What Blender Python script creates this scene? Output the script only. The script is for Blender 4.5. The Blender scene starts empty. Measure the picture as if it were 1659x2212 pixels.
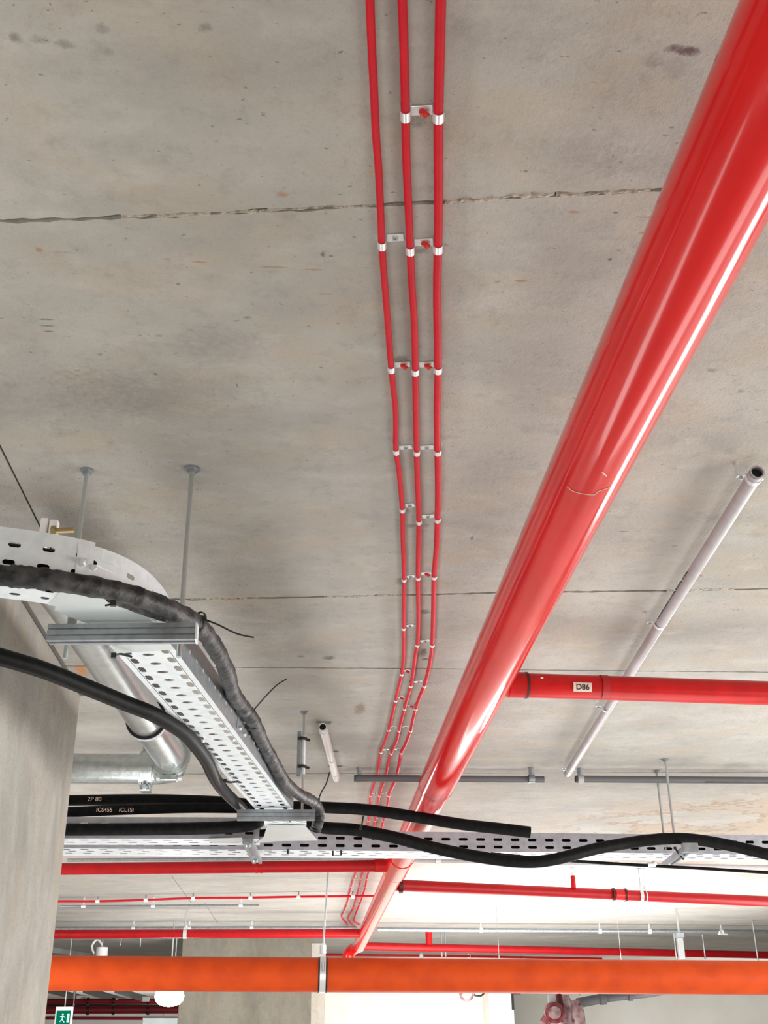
import bpy, bmesh, math, random
from mathutils import Vector, Matrix
random.seed(7)
D = bpy.data; SC = bpy.context.scene; COL = SC.collection
rad = math.radians
# ------------------------------------------------------------------ camera
W, HH = 1659., 2212.; F = 2452.; CX, CY = W/2, HH/2
EYE = Vector((0, 0, 1.6)); CEIL = 3.4
def rot(pitch, yaw, roll):
    p, y, r = rad(pitch), rad(yaw), rad(roll)
    f = Vector((math.sin(y)*math.cos(p), math.cos(y)*math.cos(p), math.sin(p)))
    rt = Vector((math.cos(y), -math.sin(y), 0)); up = rt.cross(f)
    return rt*math.cos(r)+up*math.sin(r), up*math.cos(r)-rt*math.sin(r), f
RT, UP, FW = rot(25.7, 3.9, -0.7)
cam = D.cameras.new('camera'); co = D.objects.new('camera', cam); COL.objects.link(co)
co.matrix_world = Matrix(((RT.x, UP.x, -FW.x, EYE.x), (RT.y, UP.y, -FW.y, EYE.y), (RT.z, UP.z, -FW.z, EYE.z), (0, 0, 0, 1)))
cam.sensor_fit = 'VERTICAL'; cam.sensor_height = 24; cam.lens = 24*F/HH; cam.clip_start = .02; cam.clip_end = 200
SC.camera = co
# ------------------------------------------------------------------ world, view
wd = D.worlds.new('world'); SC.world = wd; wd.use_nodes = True
wd.node_tree.nodes['Background'].inputs[0].default_value = (.9, .95, 1, 1)
wd.node_tree.nodes['Background'].inputs[1].default_value = .25
SC.view_settings.view_transform = 'Standard'; SC.view_settings.look = 'None'
SC.view_settings.gamma = 1; SC.view_settings.use_curve_mapping = False; SC.view_settings.exposure = 0.16
# ------------------------------------------------------------------ added area lights: unseen fill without fixtures
def lamp(loc, power, sx, sy, aim, col=(1, .96, .9)):
    l = D.lights.new('fill_light', 'AREA'); l.shape = 'RECTANGLE'; l.size = sx; l.size_y = sy
    l.energy = power; l.color = col
    o = D.objects.new('fill_light', l); COL.objects.link(o); o.location = loc
    d = (Vector(aim)-Vector(loc)).normalized()
    o.rotation_euler = d.to_track_quat('-Z', 'Y').to_euler()
WARM = (1, .93, .84); COOL = (1, .985, .96)
FILL_LIGHTS = [((6.5, 1.5, 1.2), 190, 5., 1.6, (1.0, 2.0, 3.4), WARM),
         ((7.0, 6.5, 1.3), 240, 5., 1.6, (1.5, 6.0, 3.4), COOL),
         ((7.5, 12., 1.6), 330, 5., 1.6, (1.5, 11., 3.4), COOL),
         ((-4.6, 1.0, 1.2), 80, 3., .8, (-.5, 1.5, 3.4), WARM),
         ((-6.0, 10.0, 1.5), 380, 4., 2., (-1.2, 10.5, 3.4), COOL),
         ((-.2, -1.8, .6), 45, 1.1, 3., (.0, 3.2, 3.4), WARM),
         ((1.9, -1.2, .4), 32, 1.0, 3., (1.6, 2.6, 3.4), WARM),
         ((2.3, 7.2, .15), 90, 1.3, 7., (2.2, 8.0, 3.4), COOL),
         ((-.7, 7.2, .15), 90, 1.1, 7., (-.5, 8.0, 3.4), COOL),
         ((-1.0, 3.4, .2), 30, 2.4, 2.4, (-.5, 4.2, 3.4), COOL),
         ((2.8, 15.5, .6), 380, 5., 4., (2.2, 16., 3.4), COOL),
         ((2.6, 24., 1.0), 240, 3., 1., (2.6, 28., 1.6), COOL),
         ((10., 24.5, .5), 330, 5., 3., (8.5, 30., 2.2), COOL),
         ((-3.5, 33., 1.0), 650, 5., 5., (-3.5, 36., 3.3), COOL)]
for a in FILL_LIGHTS: lamp(*a)

# ------------------------------------------------------------------ pixel -> world on a real plane
def ray(px, py): return RT*((px-CX)/F) - UP*((py-CY)/F) + FW
def P(px, py, z=CEIL):
    r = ray(px, py); return EYE + r*((z-EYE.z)/r.z)
def PY(px, py, Y):
    r = ray(px, py); return EYE + r*(Y/r.y)
# ------------------------------------------------------------------ materials
def mat(name, col, rough=.5, metal=0., noise=None, bump=0., bscale=40., coat=0., spec=.5):
    m = D.materials.new(name); m.use_nodes = True; nt = m.node_tree; b = nt.nodes['Principled BSDF']
    b.inputs['Base Color'].default_value = (*col, 1); b.inputs['Roughness'].default_value = rough
    b.inputs['Metallic'].default_value = metal; b.inputs['Coat Weight'].default_value = coat
    b.inputs['Coat Roughness'].default_value = .06; b.inputs['Specular IOR Level'].default_value = spec
    tc = nt.nodes.new('ShaderNodeNewGeometry')
    if noise:
        sc, c2, amt = noise[:3]
        mp = nt.nodes.new('ShaderNodeMapping'); mp.inputs['Scale'].default_value = noise[3] if len(noise) > 3 else (1, 1, 1)
        n = nt.nodes.new('ShaderNodeTexNoise'); n.inputs['Scale'].default_value = sc; n.inputs['Detail'].default_value = 6
        nt.links.new(tc.outputs['Position'], mp.inputs[0]); nt.links.new(mp.outputs[0], n.inputs['Vector'])
        r = nt.nodes.new('ShaderNodeMapRange'); r.inputs[1].default_value = .42; r.inputs[2].default_value = .66; r.inputs[4].default_value = amt
        nt.links.new(n.outputs[0], r.inputs[0])
        mx = nt.nodes.new('ShaderNodeMix'); mx.data_type = 'RGBA'
        mx.inputs[6].default_value = (*col, 1); mx.inputs[7].default_value = (*c2, 1)
        nt.links.new(r.outputs[0], mx.inputs[0]); nt.links.new(mx.outputs[2], b.inputs['Base Color'])
    if bump:
        n2 = nt.nodes.new('ShaderNodeTexNoise'); n2.inputs['Scale'].default_value = bscale; n2.inputs['Detail'].default_value = 4
        nt.links.new(tc.outputs['Position'], n2.inputs['Vector'])
        bp = nt.nodes.new('ShaderNodeBump'); bp.inputs['Strength'].default_value = bump; bp.inputs['Distance'].default_value = .01
        nt.links.new(n2.outputs[0], bp.inputs['Height']); nt.links.new(bp.outputs[0], b.inputs['Normal'])
    return m
def emis(name, col, s):
    m = D.materials.new(name); m.use_nodes = True; nt = m.node_tree; nt.nodes.remove(nt.nodes['Principled BSDF'])
    e = nt.nodes.new('ShaderNodeEmission'); e.inputs[0].default_value = (*col, 1); e.inputs[1].default_value = s
    nt.links.new(e.outputs[0], nt.nodes['Material Output'].inputs[0]); return m

def concrete(name, base, streak=(1, 1, 1), stains_shade=False, patch=.5):
    m = D.materials.new(name); m.use_nodes = True; nt = m.node_tree; N = nt.nodes; L = nt.links
    b = N['Principled BSDF']; b.inputs['Roughness'].default_value = .75; b.inputs['Specular IOR Level'].default_value = .25
    g = N.new('ShaderNodeNewGeometry')
    mp = N.new('ShaderNodeMapping'); mp.inputs['Scale'].default_value = streak; L.new(g.outputs['Position'], mp.inputs[0])
    def noise(scale, det=8, src=None, rough=.6):
        n = N.new('ShaderNodeTexNoise'); n.inputs['Scale'].default_value = scale; n.inputs['Detail'].default_value = det
        n.inputs['Roughness'].default_value = rough
        L.new((src or mp.outputs[0]), n.inputs['Vector']); return n.outputs[0]
    def rng(s, a, c, lo, hi):
        r = N.new('ShaderNodeMapRange'); L.new(s, r.inputs[0])
        for i, v in zip((1, 2, 3, 4), (a, c, lo, hi)): r.inputs[i].default_value = v
        return r.outputs[0]
    def mixc(f, a, c, mode='MIX'):
        x = N.new('ShaderNodeMix'); x.data_type = 'RGBA'; x.blend_type = mode
        if hasattr(f, 'links'): L.new(f, x.inputs[0])
        else: x.inputs[0].default_value = f
        for i, v in ((6, a), (7, c)):
            if hasattr(v, 'links'): L.new(v, x.inputs[i])
            else: x.inputs[i].default_value = (*v, 1)
        return x.outputs[2]
    dark = tuple(v*.60 for v in base); warm = (base[0]*.97, base[1]*.87, base[2]*.74); light = tuple(min(1, v*1.16) for v in base)
    c = mixc(rng(noise(1.7), .38, .66, 0, patch), base, dark)
    c = mixc(rng(noise(2.6, 5), .48, .72, 0, .75), c, warm)
    c = mixc(rng(noise(5.5, 9), .52, .75, 0, .6), c, light)
    c = mixc(rng(noise(14, 8, g.outputs['Position'], .75), .52, .72, 0, .55), c, dark)
    c = mixc(rng(noise(90, 4, g.outputs['Position'], .8), .52, .75, 0, .4), c, dark)          # mottling
    c = mixc(rng(noise(38, 4, mp.outputs[0]), .67, .72, 0, .7), c, tuple(v*.32 for v in base))   # small pits
    if stains_shade:
        sep = N.new('ShaderNodeSeparateXYZ'); L.new(g.outputs['Position'], sep.inputs[0])
        wob = noise(48, 7, g.outputs['Position'], .75)
        for (px, py, rx, ry, col, amt) in stains_shade:
            q = P(px, py)
            def ax(o, v, r):
                s = N.new('ShaderNodeMath'); s.operation = 'SUBTRACT'; L.new(sep.outputs[o], s.inputs[0]); s.inputs[1].default_value = v
                d = N.new('ShaderNodeMath'); d.operation = 'DIVIDE'; L.new(s.outputs[0], d.inputs[0]); d.inputs[1].default_value = r
                p = N.new('ShaderNodeMath'); p.operation = 'POWER'; L.new(d.outputs[0], p.inputs[0]); p.inputs[1].default_value = 2
                return p.outputs[0]
            a = N.new('ShaderNodeMath'); a.operation = 'ADD'; L.new(ax(0, q.x, rx), a.inputs[0]); L.new(ax(1, q.y, ry), a.inputs[1])
            w = N.new('ShaderNodeMath'); w.operation = 'MULTIPLY_ADD'; L.new(wob, w.inputs[0]); w.inputs[1].default_value = 4.6; L.new(a.outputs[0], w.inputs[2])
            c = mixc(rng(w.outputs[0], 3.7, 2.2, 0, amt), c, col)
        # water stain with tide line, around a leak on the right
        q = P(1560, 1800)
        vs = N.new('ShaderNodeVectorMath'); vs.operation = 'SUBTRACT'; L.new(g.outputs['Position'], vs.inputs[0]); vs.inputs[1].default_value = q
        vm = N.new('ShaderNodeVectorMath'); vm.operation = 'MULTIPLY'; L.new(vs.outputs[0], vm.inputs[0]); vm.inputs[1].default_value = (.62, .55, 0)
        vl = N.new('ShaderNodeVectorMath'); vl.operation = 'LENGTH'; L.new(vm.outputs[0], vl.inputs[0])
        zone = rng(vl.outputs['Value'], 1.15, .75, 0, 1)
        nn = noise(1.9, 5, g.outputs['Position'])
        tide = N.new('ShaderNodeMath'); tide.operation = 'SUBTRACT'; L.new(nn, tide.inputs[0]); tide.inputs[1].default_value = .5
        ab = N.new('ShaderNodeMath'); ab.operation = 'ABSOLUTE'; L.new(tide.outputs[0], ab.inputs[0])
        line = rng(ab.outputs[0], .03, .006, 0, .85)
        m1 = N.new('ShaderNodeMath'); m1.operation = 'MULTIPLY'; L.new(line, m1.inputs[0]); L.new(zone, m1.inputs[1])
        c = mixc(m1.outputs[0], c, (.33, .24, .16))
        m2 = N.new('ShaderNodeMath'); m2.operation = 'MULTIPLY'; L.new(rng(nn, .5, .56, 0, .75), m2.inputs[0]); L.new(zone, m2.inputs[1])
        c = mixc(m2.outputs[0], c, (.42, .33, .25))
    L.new(c, b.inputs['Base Color'])
    bp = N.new('ShaderNodeBump'); bp.inputs['Strength'].default_value = .5; bp.inputs['Distance'].default_value = .008
    L.new(noise(55, 6, g.outputs['Position'], .7), bp.inputs['Height']); L.new(bp.outputs[0], b.inputs['Normal'])
    return m
DK = (.10, .085, .08); RUST = (.33, .17, .06); GR = (.20, .19, .18)
STAINS_SHADE = [(1468, 107, .035, .012, (.12, .07, .08), .85), (1490, 112, .022, .011, (.12, .07, .08), .8), (1410, 130, .02, .02, GR, .5), (1460, 150, .03, .03, GR, .35),
  (34, 82, .012, .014, GR, .8), (140, 95, .02, .012, GR, .7), (85, 85, .02, .012, GR, .5), (222, 62, .014, .012, GR, .5), (443, 60, .014, .011, GR, .85), (235, 112, .012, .01, GR, .4),
  (84, 540, .010, .008, RUST, .9), (130, 545, .03, .004, RUST, .35), (610, 420, .016, .012, RUST, .6), (362, 560, .012, .005, RUST, .7), (430, 566, .02, .004, RUST, .7), (590, 577, .035, .004, RUST, .65), (680, 583, .03, .004, RUST, .65),
  (385, 614, .006, .006, DK, .95), (535, 686, .012, .009, GR, .9), (336, 808, .006, .006, DK, .8), (512, 832, .003, .012, DK, .85), (345, 725, .012, .008, GR, .6), (215, 765, .01, .008, GR, .7), (165, 800, .012, .007, GR, .7),
  (345, 850, .3, .14, GR, .28), (470, 750, .13, .09, GR, .33), (120, 860, .25, .18, GR, .22), (1240, 340, .12, .09, GR, .26), (1400, 350, .14, .05, GR, .28), (1150, 60, .2, .08, GR, .2), (500, 150, .4, .06, GR, .15),  # broad soft grey patches
  (1240, 458, .012, .005, RUST, .7), (1330, 459, .006, .004, DK, .8), (1390, 503, .012, .005, RUST, .7), (1410, 470, .04, .004, RUST, .6), (1318, 560, .007, .005, DK, .95), (1125, 607, .02, .005, RUST, .75), (1075, 608, .012, .006, GR, .6),
  (1438, 292, .009, .003, DK, .8), (1240, 860, .006, .005, DK, .8), (1540, 800, .02, .01, GR, .6), (1600, 845, .012, .012, GR, .55), (1350, 1148, .022, .006, DK, .65), (1020, 1162, .006, .02, DK, .85), (1032, 1190, .005, .005, DK, .8),
  (1455, 1180, .014, .014, GR, .6), (1510, 1243, .02, .012, RUST, .6), (802, 372, .008, .006, (.6, .3, .05), .7), (698, 548, .006, .012, DK, .8), (715, 553, .006, .004, DK, .8),
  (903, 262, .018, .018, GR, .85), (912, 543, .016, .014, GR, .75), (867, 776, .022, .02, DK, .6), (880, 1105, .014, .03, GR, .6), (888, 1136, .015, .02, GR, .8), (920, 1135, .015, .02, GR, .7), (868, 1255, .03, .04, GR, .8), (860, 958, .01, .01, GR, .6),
  (918, 1322, .025, .03, DK, .75), (913, 1410, .02, .07, DK, .8), (918, 1424, .02, .02, DK, .8), (778, 1531, .034, .12, (.22, .18, .13), .85), (710, 1421, .03, .03, DK, .8), (650, 1418, .02, .02, DK, .6),  # first spot paints a small shadow onto the ceiling
  (705, 635, .02, .004, GR, .4), (175, 1448, .03, .10, (.62, .25, .06), .85), (100, 690, .02, .0035, DK, .8), (102, 704, .022, .0035, DK, .8), (106, 716, .014, .003, DK, .8), (1585, 1655, .1, .12, GR, .4), (1500, 1640, .1, .12, GR, .3), (1100, 1600, .2, .2, GR, .25)]
M = {}
M['ceiling'] = concrete('ceiling_concrete', (.45, .438, .41), (1, 1.6, 1), STAINS_SHADE)
M['concrete'] = concrete('column_concrete', (.40, .385, .355), (1.5, 1.5, .8), patch=.9)
M['light_concrete'] = concrete('light_concrete', (.78, .75, .68), (1.4, 1.4, .5), patch=.25)
M['dark_concrete'] = concrete('groove_concrete', (.16, .15, .14))
M['floor'] = mat('floor_concrete', (.5, .49, .46), .5, noise=(1.2, (.4, .39, .37), .8))
M['white_wall'] = mat('white_wall', (.82, .80, .76), .7, noise=(1.4, (.7, .68, .64), .6))
M['grey_wall'] = mat('grey_wall', (.46, .45, .42), .7, noise=(.8, (.40, .38, .33), .8))
M['mortar'] = mat('mortar', (.50, .46, .40), .9, noise=(60, (.2, .17, .14), .9), bump=.8, bscale=120)
M['red_cable'] = mat('red_cable_sheath', (.56, .004, .018), .5, noise=(14, (.62, .008, .02), .8), bump=.05, bscale=60, spec=.25)
M['red_paint'] = mat('red_gloss_paint', (.68, .005, .006), .17, coat=.35, noise=(3, (.56, .004, .005), .6), spec=.35)
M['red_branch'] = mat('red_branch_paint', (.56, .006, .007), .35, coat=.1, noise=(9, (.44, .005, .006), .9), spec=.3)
M['dark_red'] = mat('dark_red_ring', (.07, .004, .006), .4)
M['orange'] = mat('orange_paint', (.62, .070, .006), .55, noise=(5, (.50, .052, .006), .8), spec=.25)
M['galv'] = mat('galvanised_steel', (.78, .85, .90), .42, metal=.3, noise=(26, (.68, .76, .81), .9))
M['galv_pipe'] = mat('galvanised_pipe', (.60, .65, .66), .27, metal=.8, noise=(34, (.48, .53, .53), .9), bump=.06, bscale=50)
M['galv_dark'] = mat('dark_galvanised', (.33, .36, .39), .42, metal=.6, noise=(30, (.24, .27, .29), .9))  # darker, greyer version of the galvanised steel
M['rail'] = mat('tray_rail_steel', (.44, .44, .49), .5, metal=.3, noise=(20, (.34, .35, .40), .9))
M['dark_pvc'] = mat('backlit_dark_pvc', (.13, .13, .14), .5)  # backlit shade of the horizontal conduits put into the colour; also a dark pipe
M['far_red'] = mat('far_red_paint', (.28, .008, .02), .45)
M['plate'] = mat('smooth_zinc_plate', (.66, .74, .76), .33, metal=.55, noise=(6, (.74, .80, .82), .9))
M['zinc'] = mat('bright_zinc', (.84, .87, .90), .28, metal=.6)
M['rod'] = mat('threaded_rod', (.50, .55, .56), .35, metal=.8)
M['brass'] = mat('yellow_zinc_bolt', (.45, .35, .18), .35, metal=.8)
M['rubber'] = mat('black_rubber', (.004, .0045, .005), .5, noise=(30, (.010, .0105, .011), .8), spec=.10)
M['wrap'] = mat('dusty_grey_conduit_wrap', (.008, .009, .012), .5, metal=.0, noise=(24, (.11, .11, .11), .5, (1, .5, 1)), bump=.7, bscale=30, spec=.3)
M['tie'] = mat('black_nylon', (.01, .01, .011), .5)
M['pvc'] = mat('grey_pvc', (.47, .47, .50), .45, noise=(20, (.40, .40, .43), .7))
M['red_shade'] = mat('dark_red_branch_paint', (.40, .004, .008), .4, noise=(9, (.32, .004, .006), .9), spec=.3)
M['brown_concrete'] = concrete('brown_concrete', (.25, .235, .195), (1.5, 1.5, .7), patch=.8)
M['white_pvc'] = mat('white_pvc', (.80, .80, .78), .4)
M['bore'] = mat('dark_bore', (.012, .012, .012), .8)
M['ink'] = mat('black_ink', (.02, .02, .025), .7)
M['sticker'] = mat('sticker_paper', (.74, .60, .52), .6)
M['white'] = mat('white_plastic', (.85, .85, .85), .5)
M['plug'] = mat('red_sealant', (.70, .03, .02), .45)
M['duct'] = mat('duct_steel', (.42, .45, .46), .4, metal=.5, noise=(3, (.3, .33, .33), .9))
M['green'] = emis('green_sign', (.0, .22, .13), .8); M['signw'] = emis('sign_white', (.75, .95, .85), .9)
M['tube'] = emis('lit_tube', (1, .98, .95), 230.); M['bulb'] = emis('lit_bulb', (1, .99, .97), 70.)
M['valve'] = mat('valve_red', (.16, .008, .014), .35, noise=(5, (.4, .2, .2), .5))
M['valve_pale'] = mat('valve_pale', (.42, .30, .30), .5, noise=(6, (.16, .05, .06), .9))

# ------------------------------------------------------------------ mesh helpers (all in world coordinates)
ORG = {}
class MB:
    def __init__(s): s.v = []; s.f = []; s.flat = False
    def add(s, vs, fs):
        n = len(s.v); s.v += [Vector(v) for v in vs]; s.f += [tuple(i+n for i in f) for f in fs]; return s
    def box(s, a, b):
        x0, y0, z0 = a; x1, y1, z1 = b
        return s.add([(x0, y0, z0), (x1, y0, z0), (x1, y1, z0), (x0, y1, z0), (x0, y0, z1), (x1, y0, z1), (x1, y1, z1), (x0, y1, z1)],
                     [(3, 2, 1, 0), (4, 5, 6, 7), (0, 1, 5, 4), (1, 2, 6, 5), (2, 3, 7, 6), (3, 0, 4, 7)])
    def obox(s, c, ax, ay, az):      # centre + half axes
        c = Vector(c); vs = []
        for k in (-1, 1):
            for (i, j) in ((-1, -1), (1, -1), (1, 1), (-1, 1)): vs.append(c+ax*i+ay*j+az*k)
        return s.add(vs, [(3, 2, 1, 0), (4, 5, 6, 7), (0, 1, 5, 4), (1, 2, 6, 5), (2, 3, 7, 6), (3, 0, 4, 7)])
    def tube(s, pts, r, n=14, caps=True, scale=None):
        pts = [Vector(p) for p in pts]; k = len(pts)
        t0 = (pts[1]-pts[0]).normalized(); up = Vector((0, 0, 1)) if abs(t0.z) < .9 else Vector((0, 1, 0))
        u = t0.cross(up).normalized(); vs = []; base = len(s.v); prev = t0
        for i, p in enumerate(pts):
            t = (pts[min(i+1, k-1)]-pts[max(i-1, 0)]).normalized()
            q = prev.rotation_difference(t); u = (q @ u).normalized(); u = (u - t*u.dot(t)).normalized(); w = t.cross(u); prev = t
            rr = r[i] if isinstance(r, (list, tuple)) else r
            vs += [p + (u*math.cos(a)+w*math.sin(a))*rr for a in [2*math.pi*j/n for j in range(n)]]
        fs = [(i*n+j, i*n+(j+1) % n, (i+1)*n+(j+1) % n, (i+1)*n+j) for i in range(k-1) for j in range(n)]
        if caps: fs += [tuple(range(n-1, -1, -1)), tuple((k-1)*n+j for j in range(n))]
        return s.add(vs, fs)
    def ring(s, c, axis, R, w, th, n=28, arc=(0, 360)):   # flat band round an axis
        axis = axis.normalized(); up = Vector((0, 0, 1)) if abs(axis.z) < .9 else Vector((0, 1, 0))
        u = axis.cross(up).normalized(); v = u.cross(axis).normalized(); c = Vector(c); vs = []
        full = arc == (0, 360); m = n if full else n+1
        for i in range(m):
            a = rad(arc[0]+(arc[1]-arc[0])*i/n); d = u*math.cos(a)+v*math.sin(a)
            vs += [c+d*R-axis*w/2, c+d*(R+th)-axis*w/2, c+d*(R+th)+axis*w/2, c+d*R+axis*w/2]
        fs = []
        for i in range(n):
            j = (i+1) % m
            for k in range(4): fs.append((i*4+k, i*4+(k+1) % 4, j*4+(k+1) % 4, j*4+k))
        if not full: fs += [(3, 2, 1, 0), ((m-1)*4, (m-1)*4+1, (m-1)*4+2, (m-1)*4+3)]
        return s.add(vs, fs)
    def hollow(s, pts, r, ri, n=20):
        s.tube(pts, r, n, caps=False)
        a = Vector(pts[0]); b = Vector(pts[1]); t = (b-a).normalized()
        s.ring(a+t*.005, t, ri, .01, r-ri, n)
        return s
    def hexa(s, c, axis, R, h):
        axis = axis.normalized(); return s.tube([Vector(c)-axis*h/2, Vector(c)+axis*h/2], R, 6)
    def build(s, name, m, parent=None, smooth=True, solid=0., bevel=0.):
        org = ORG.get(parent.name, Vector()) if parent else Vector()
        if parent is None and s.v:
            org0 = sum(s.v, Vector())/len(s.v)
        else: org0 = org
        me = D.meshes.new(name); me.from_pydata([v-org0 for v in s.v], [], s.f); me.update()
        bm = bmesh.new(); bm.from_mesh(me); bmesh.ops.recalc_face_normals(bm, faces=bm.faces); bm.to_mesh(me); bm.free()
        me.materials.append(m)
        o = D.objects.new(name, me); COL.objects.link(o)
        if parent: o.parent = parent
        else: o.location = org0
        ORG[o.name] = org0
        if smooth:
            for p in me.polygons: p.use_smooth = True
            me.set_sharp_from_angle(angle=rad(35))
        if solid:
            md = o.modifiers.new('thickness', 'SOLIDIFY'); md.thickness = solid; md.offset = 0
        if bevel:
            md = o.modifiers.new('edge', 'BEVEL'); md.width = bevel; md.segments = 1; md.limit_method = 'ANGLE'
        return o
def tag(o, label, cat, group=None, kind=None):
    if label: o['label'] = label
    if cat: o['category'] = cat
    if group: o['group'] = group
    if kind: o['kind'] = kind
    return o
def thing(name, loc, label, cat, group=None):
    o = D.objects.new(name, None); COL.objects.link(o); o.location = loc; o.empty_display_size = .05
    ORG[o.name] = Vector(loc); return tag(o, label, cat, group)
def crom(pts, sub=5):
    pts = [Vector(p) for p in pts]; out = []
    for i in range(len(pts)-1):
        a, b, c, d = pts[max(i-1, 0)], pts[i], pts[i+1], pts[min(i+2, len(pts)-1)]
        for k in range(sub):
            t = k/sub; out.append(.5*((2*b)+(c-a)*t+(2*a-5*b+4*c-d)*t*t+(3*b-a-3*c+d)*t**3))
    return out+[pts[-1]]
X = Vector((1, 0, 0)); Y = Vector((0, 1, 0)); Z = Vector((0, 0, 1))
def perf(mb, mp, u0, u1, rows):
    """sheet with real slots; mp(u,v)->point; rows: (v0,v1,pitch,offset,half_len,half_wid) or plain (v0,v1)"""
    for r in rows:
        v0, v1 = r[:2]
        if len(r) == 2:
            n = max(1, int((u1-u0)/.035))
            for i in range(n):
                a = u0+(u1-u0)*i/n; b = u0+(u1-u0)*(i+1)/n
                mb.add([mp(a, v0), mp(b, v0), mp(b, v1), mp(a, v1)], [(0, 1, 2, 3)])
            continue
        pt, off, hl, hw = r[2:]; vc = (v0+v1)/2; V = (v1-v0)/2
        n = int(round((u1-u0)/pt)); pt = (u1-u0)/n
        for i in range(n):
            uc = u0+(i+.5)*pt; U = pt/2; o = off*pt; a = .45*hw; b = min(.7*hw, hl*.7)
            o = max(-(U-hl-.001), min(U-hl-.001, o))
            inn = [(hl+o, -a), (hl+o, a), (hl-b+o, hw), (-(hl-b)+o, hw), (-hl+o, a), (-hl+o, -a), (-(hl-b)+o, -hw), (hl-b+o, -hw)]
            out = [(U, -V), (U, V), (hl-b+o, V), (-(hl-b)+o, V), (-U, V), (-U, -V), (-(hl-b)+o, -V), (hl-b+o, -V)]
            mb.add([mp(uc+p, vc+q) for p, q in inn]+[mp(uc+p, vc+q) for p, q in out],
                   [(k, (k+1) % 8, 8+(k+1) % 8, 8+k) for k in range(8)])
    return mb

# ================================================================== STRUCTURE
XL, XR, YB, YF = -14., 14., -8., 46.
def slab(name, a, b, m): return tag(MB().box(a, b).build(name, m, smooth=False), None, None, kind='structure')
slab('floor', (XL, YB, -.3), (XR, YF, 0), M['floor'])
slab('wall_left', (XL-.3, YB, 0), (XL, YF, CEIL+.3), M['grey_wall'])
slab('wall_right', (XR, YB, 0), (XR+.3, YF, CEIL+.3), M['grey_wall'])
slab('wall_back', (XL, YB-.3, 0), (XR, YB, CEIL+.3), M['grey_wall'])
slab('wall_front', (XL, YF, 0), (XR, YF+.3, CEIL+.3), M['white_wall'])
ceil = slab('ceiling', (XL, YB, CEIL+.03), (XR, YF, CEIL+.3), M['dark_concrete'])
# ceiling panels between the formwork joints. each joint: list of image points on the ceiling
def jl(pts): 
    q = sorted([P(*p) for p in pts], key=lambda v: v.x); return [(XL, q[0].y+(q[0].x-XL)*-(q[-1].y-q[0].y)/(q[-1].x-q[0].x)*.3)]+[(v.x, v.y) for v in q]+[(XR, q[-1].y+(XR-q[-1].x)*(q[-1].y-q[0].y)/(q[-1].x-q[0].x)*.3)]
def flat(y): return [(XL, y), (XR, y)]
JO = [flat(YB), flat(-4.3), flat(-1.7), flat(.7), jl([(0, 477), (180, 473), (300, 468), (480, 460), (700, 449), (830, 443), (960, 436), (1200, 421), (1475, 408)]),
      jl([(410, 1295), (900, 1285), (1100, 1280), (1420, 1276), (1659, 1272)]), jl([(520, 1442), (900, 1444), (1120, 1447), (1659, 1452)]),
      jl([(440, 1672), (1659, 1668)]), flat(10.35), jl([(270, 1892), (500, 1892), (1260, 1920)]), flat(15.2), flat(17.6), flat(20.), flat(24.), flat(28.), flat(34.), flat(40.), flat(YF)]
def jy(j, x):
    for (a, ya), (b, yb) in zip(j, j[1:]):
        if a <= x <= b: return ya+(yb-ya)*(x-a)/(b-a)
    return j[-1][1]
def rnd(x, k, s): 
    return (math.sin(x*37.1+k*5.3)+math.sin(x*83.7+k*9.1)+math.sin(x*19.3+k*2.2)+math.sin(x*171.+k))*.25*s
GAPS = {4: (.006, .007), 5: (.009, .008), 6: (.006, .004), 7: (.008, .004)}
for k in range(len(JO)-1):
    cuts = [XL, XR]
    if k == 4: cuts = [XL, -1.02, XR]
    if k in (9, 10): cuts = [XL, -1.47 if k == 9 else -1.3, XR]
    for a, b in zip(cuts, cuts[1:]):
        a += .004 if a > XL else 0; b -= .004 if b < XR else 0
        xs = [a]; x = a
        while x < b:
            x += (.025 if -1.8 < x < 4.2 and 3 <= k <= 8 else .5); xs.append(min(x, b))
        mb = MB(); n = len(xs); vs = []
        g0, n0 = GAPS.get(k, (.004, .001)); g1, n1 = GAPS.get(k+1, (.004, .001))
        for x in xs:
            y0 = jy(JO[k], x)+g0+max(-g0*.5, rnd(x, k, n0)); y1 = jy(JO[k+1], x)-g1-max(-g1*.5, rnd(x+3, k+1, n1))
            vs += [(x, y0, CEIL), (x, y1, CEIL), (x, y0, CEIL+.03), (x, y1, CEIL+.03)]
        fs = []
        for i in range(n-1):
            p, q = i*4, i*4+4
            fs += [(p, p+1, q+1, q), (p, q, q+2, p+2), (p+1, p+3, q+3, q+1)]
        fs += [(0, 2, 3, 1), ((n-1)*4, (n-1)*4+1, (n-1)*4+3, (n-1)*4+2)]
        mb.add(vs, fs).build('ceiling_panel', M['ceiling'], ceil, smooth=False)
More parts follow.
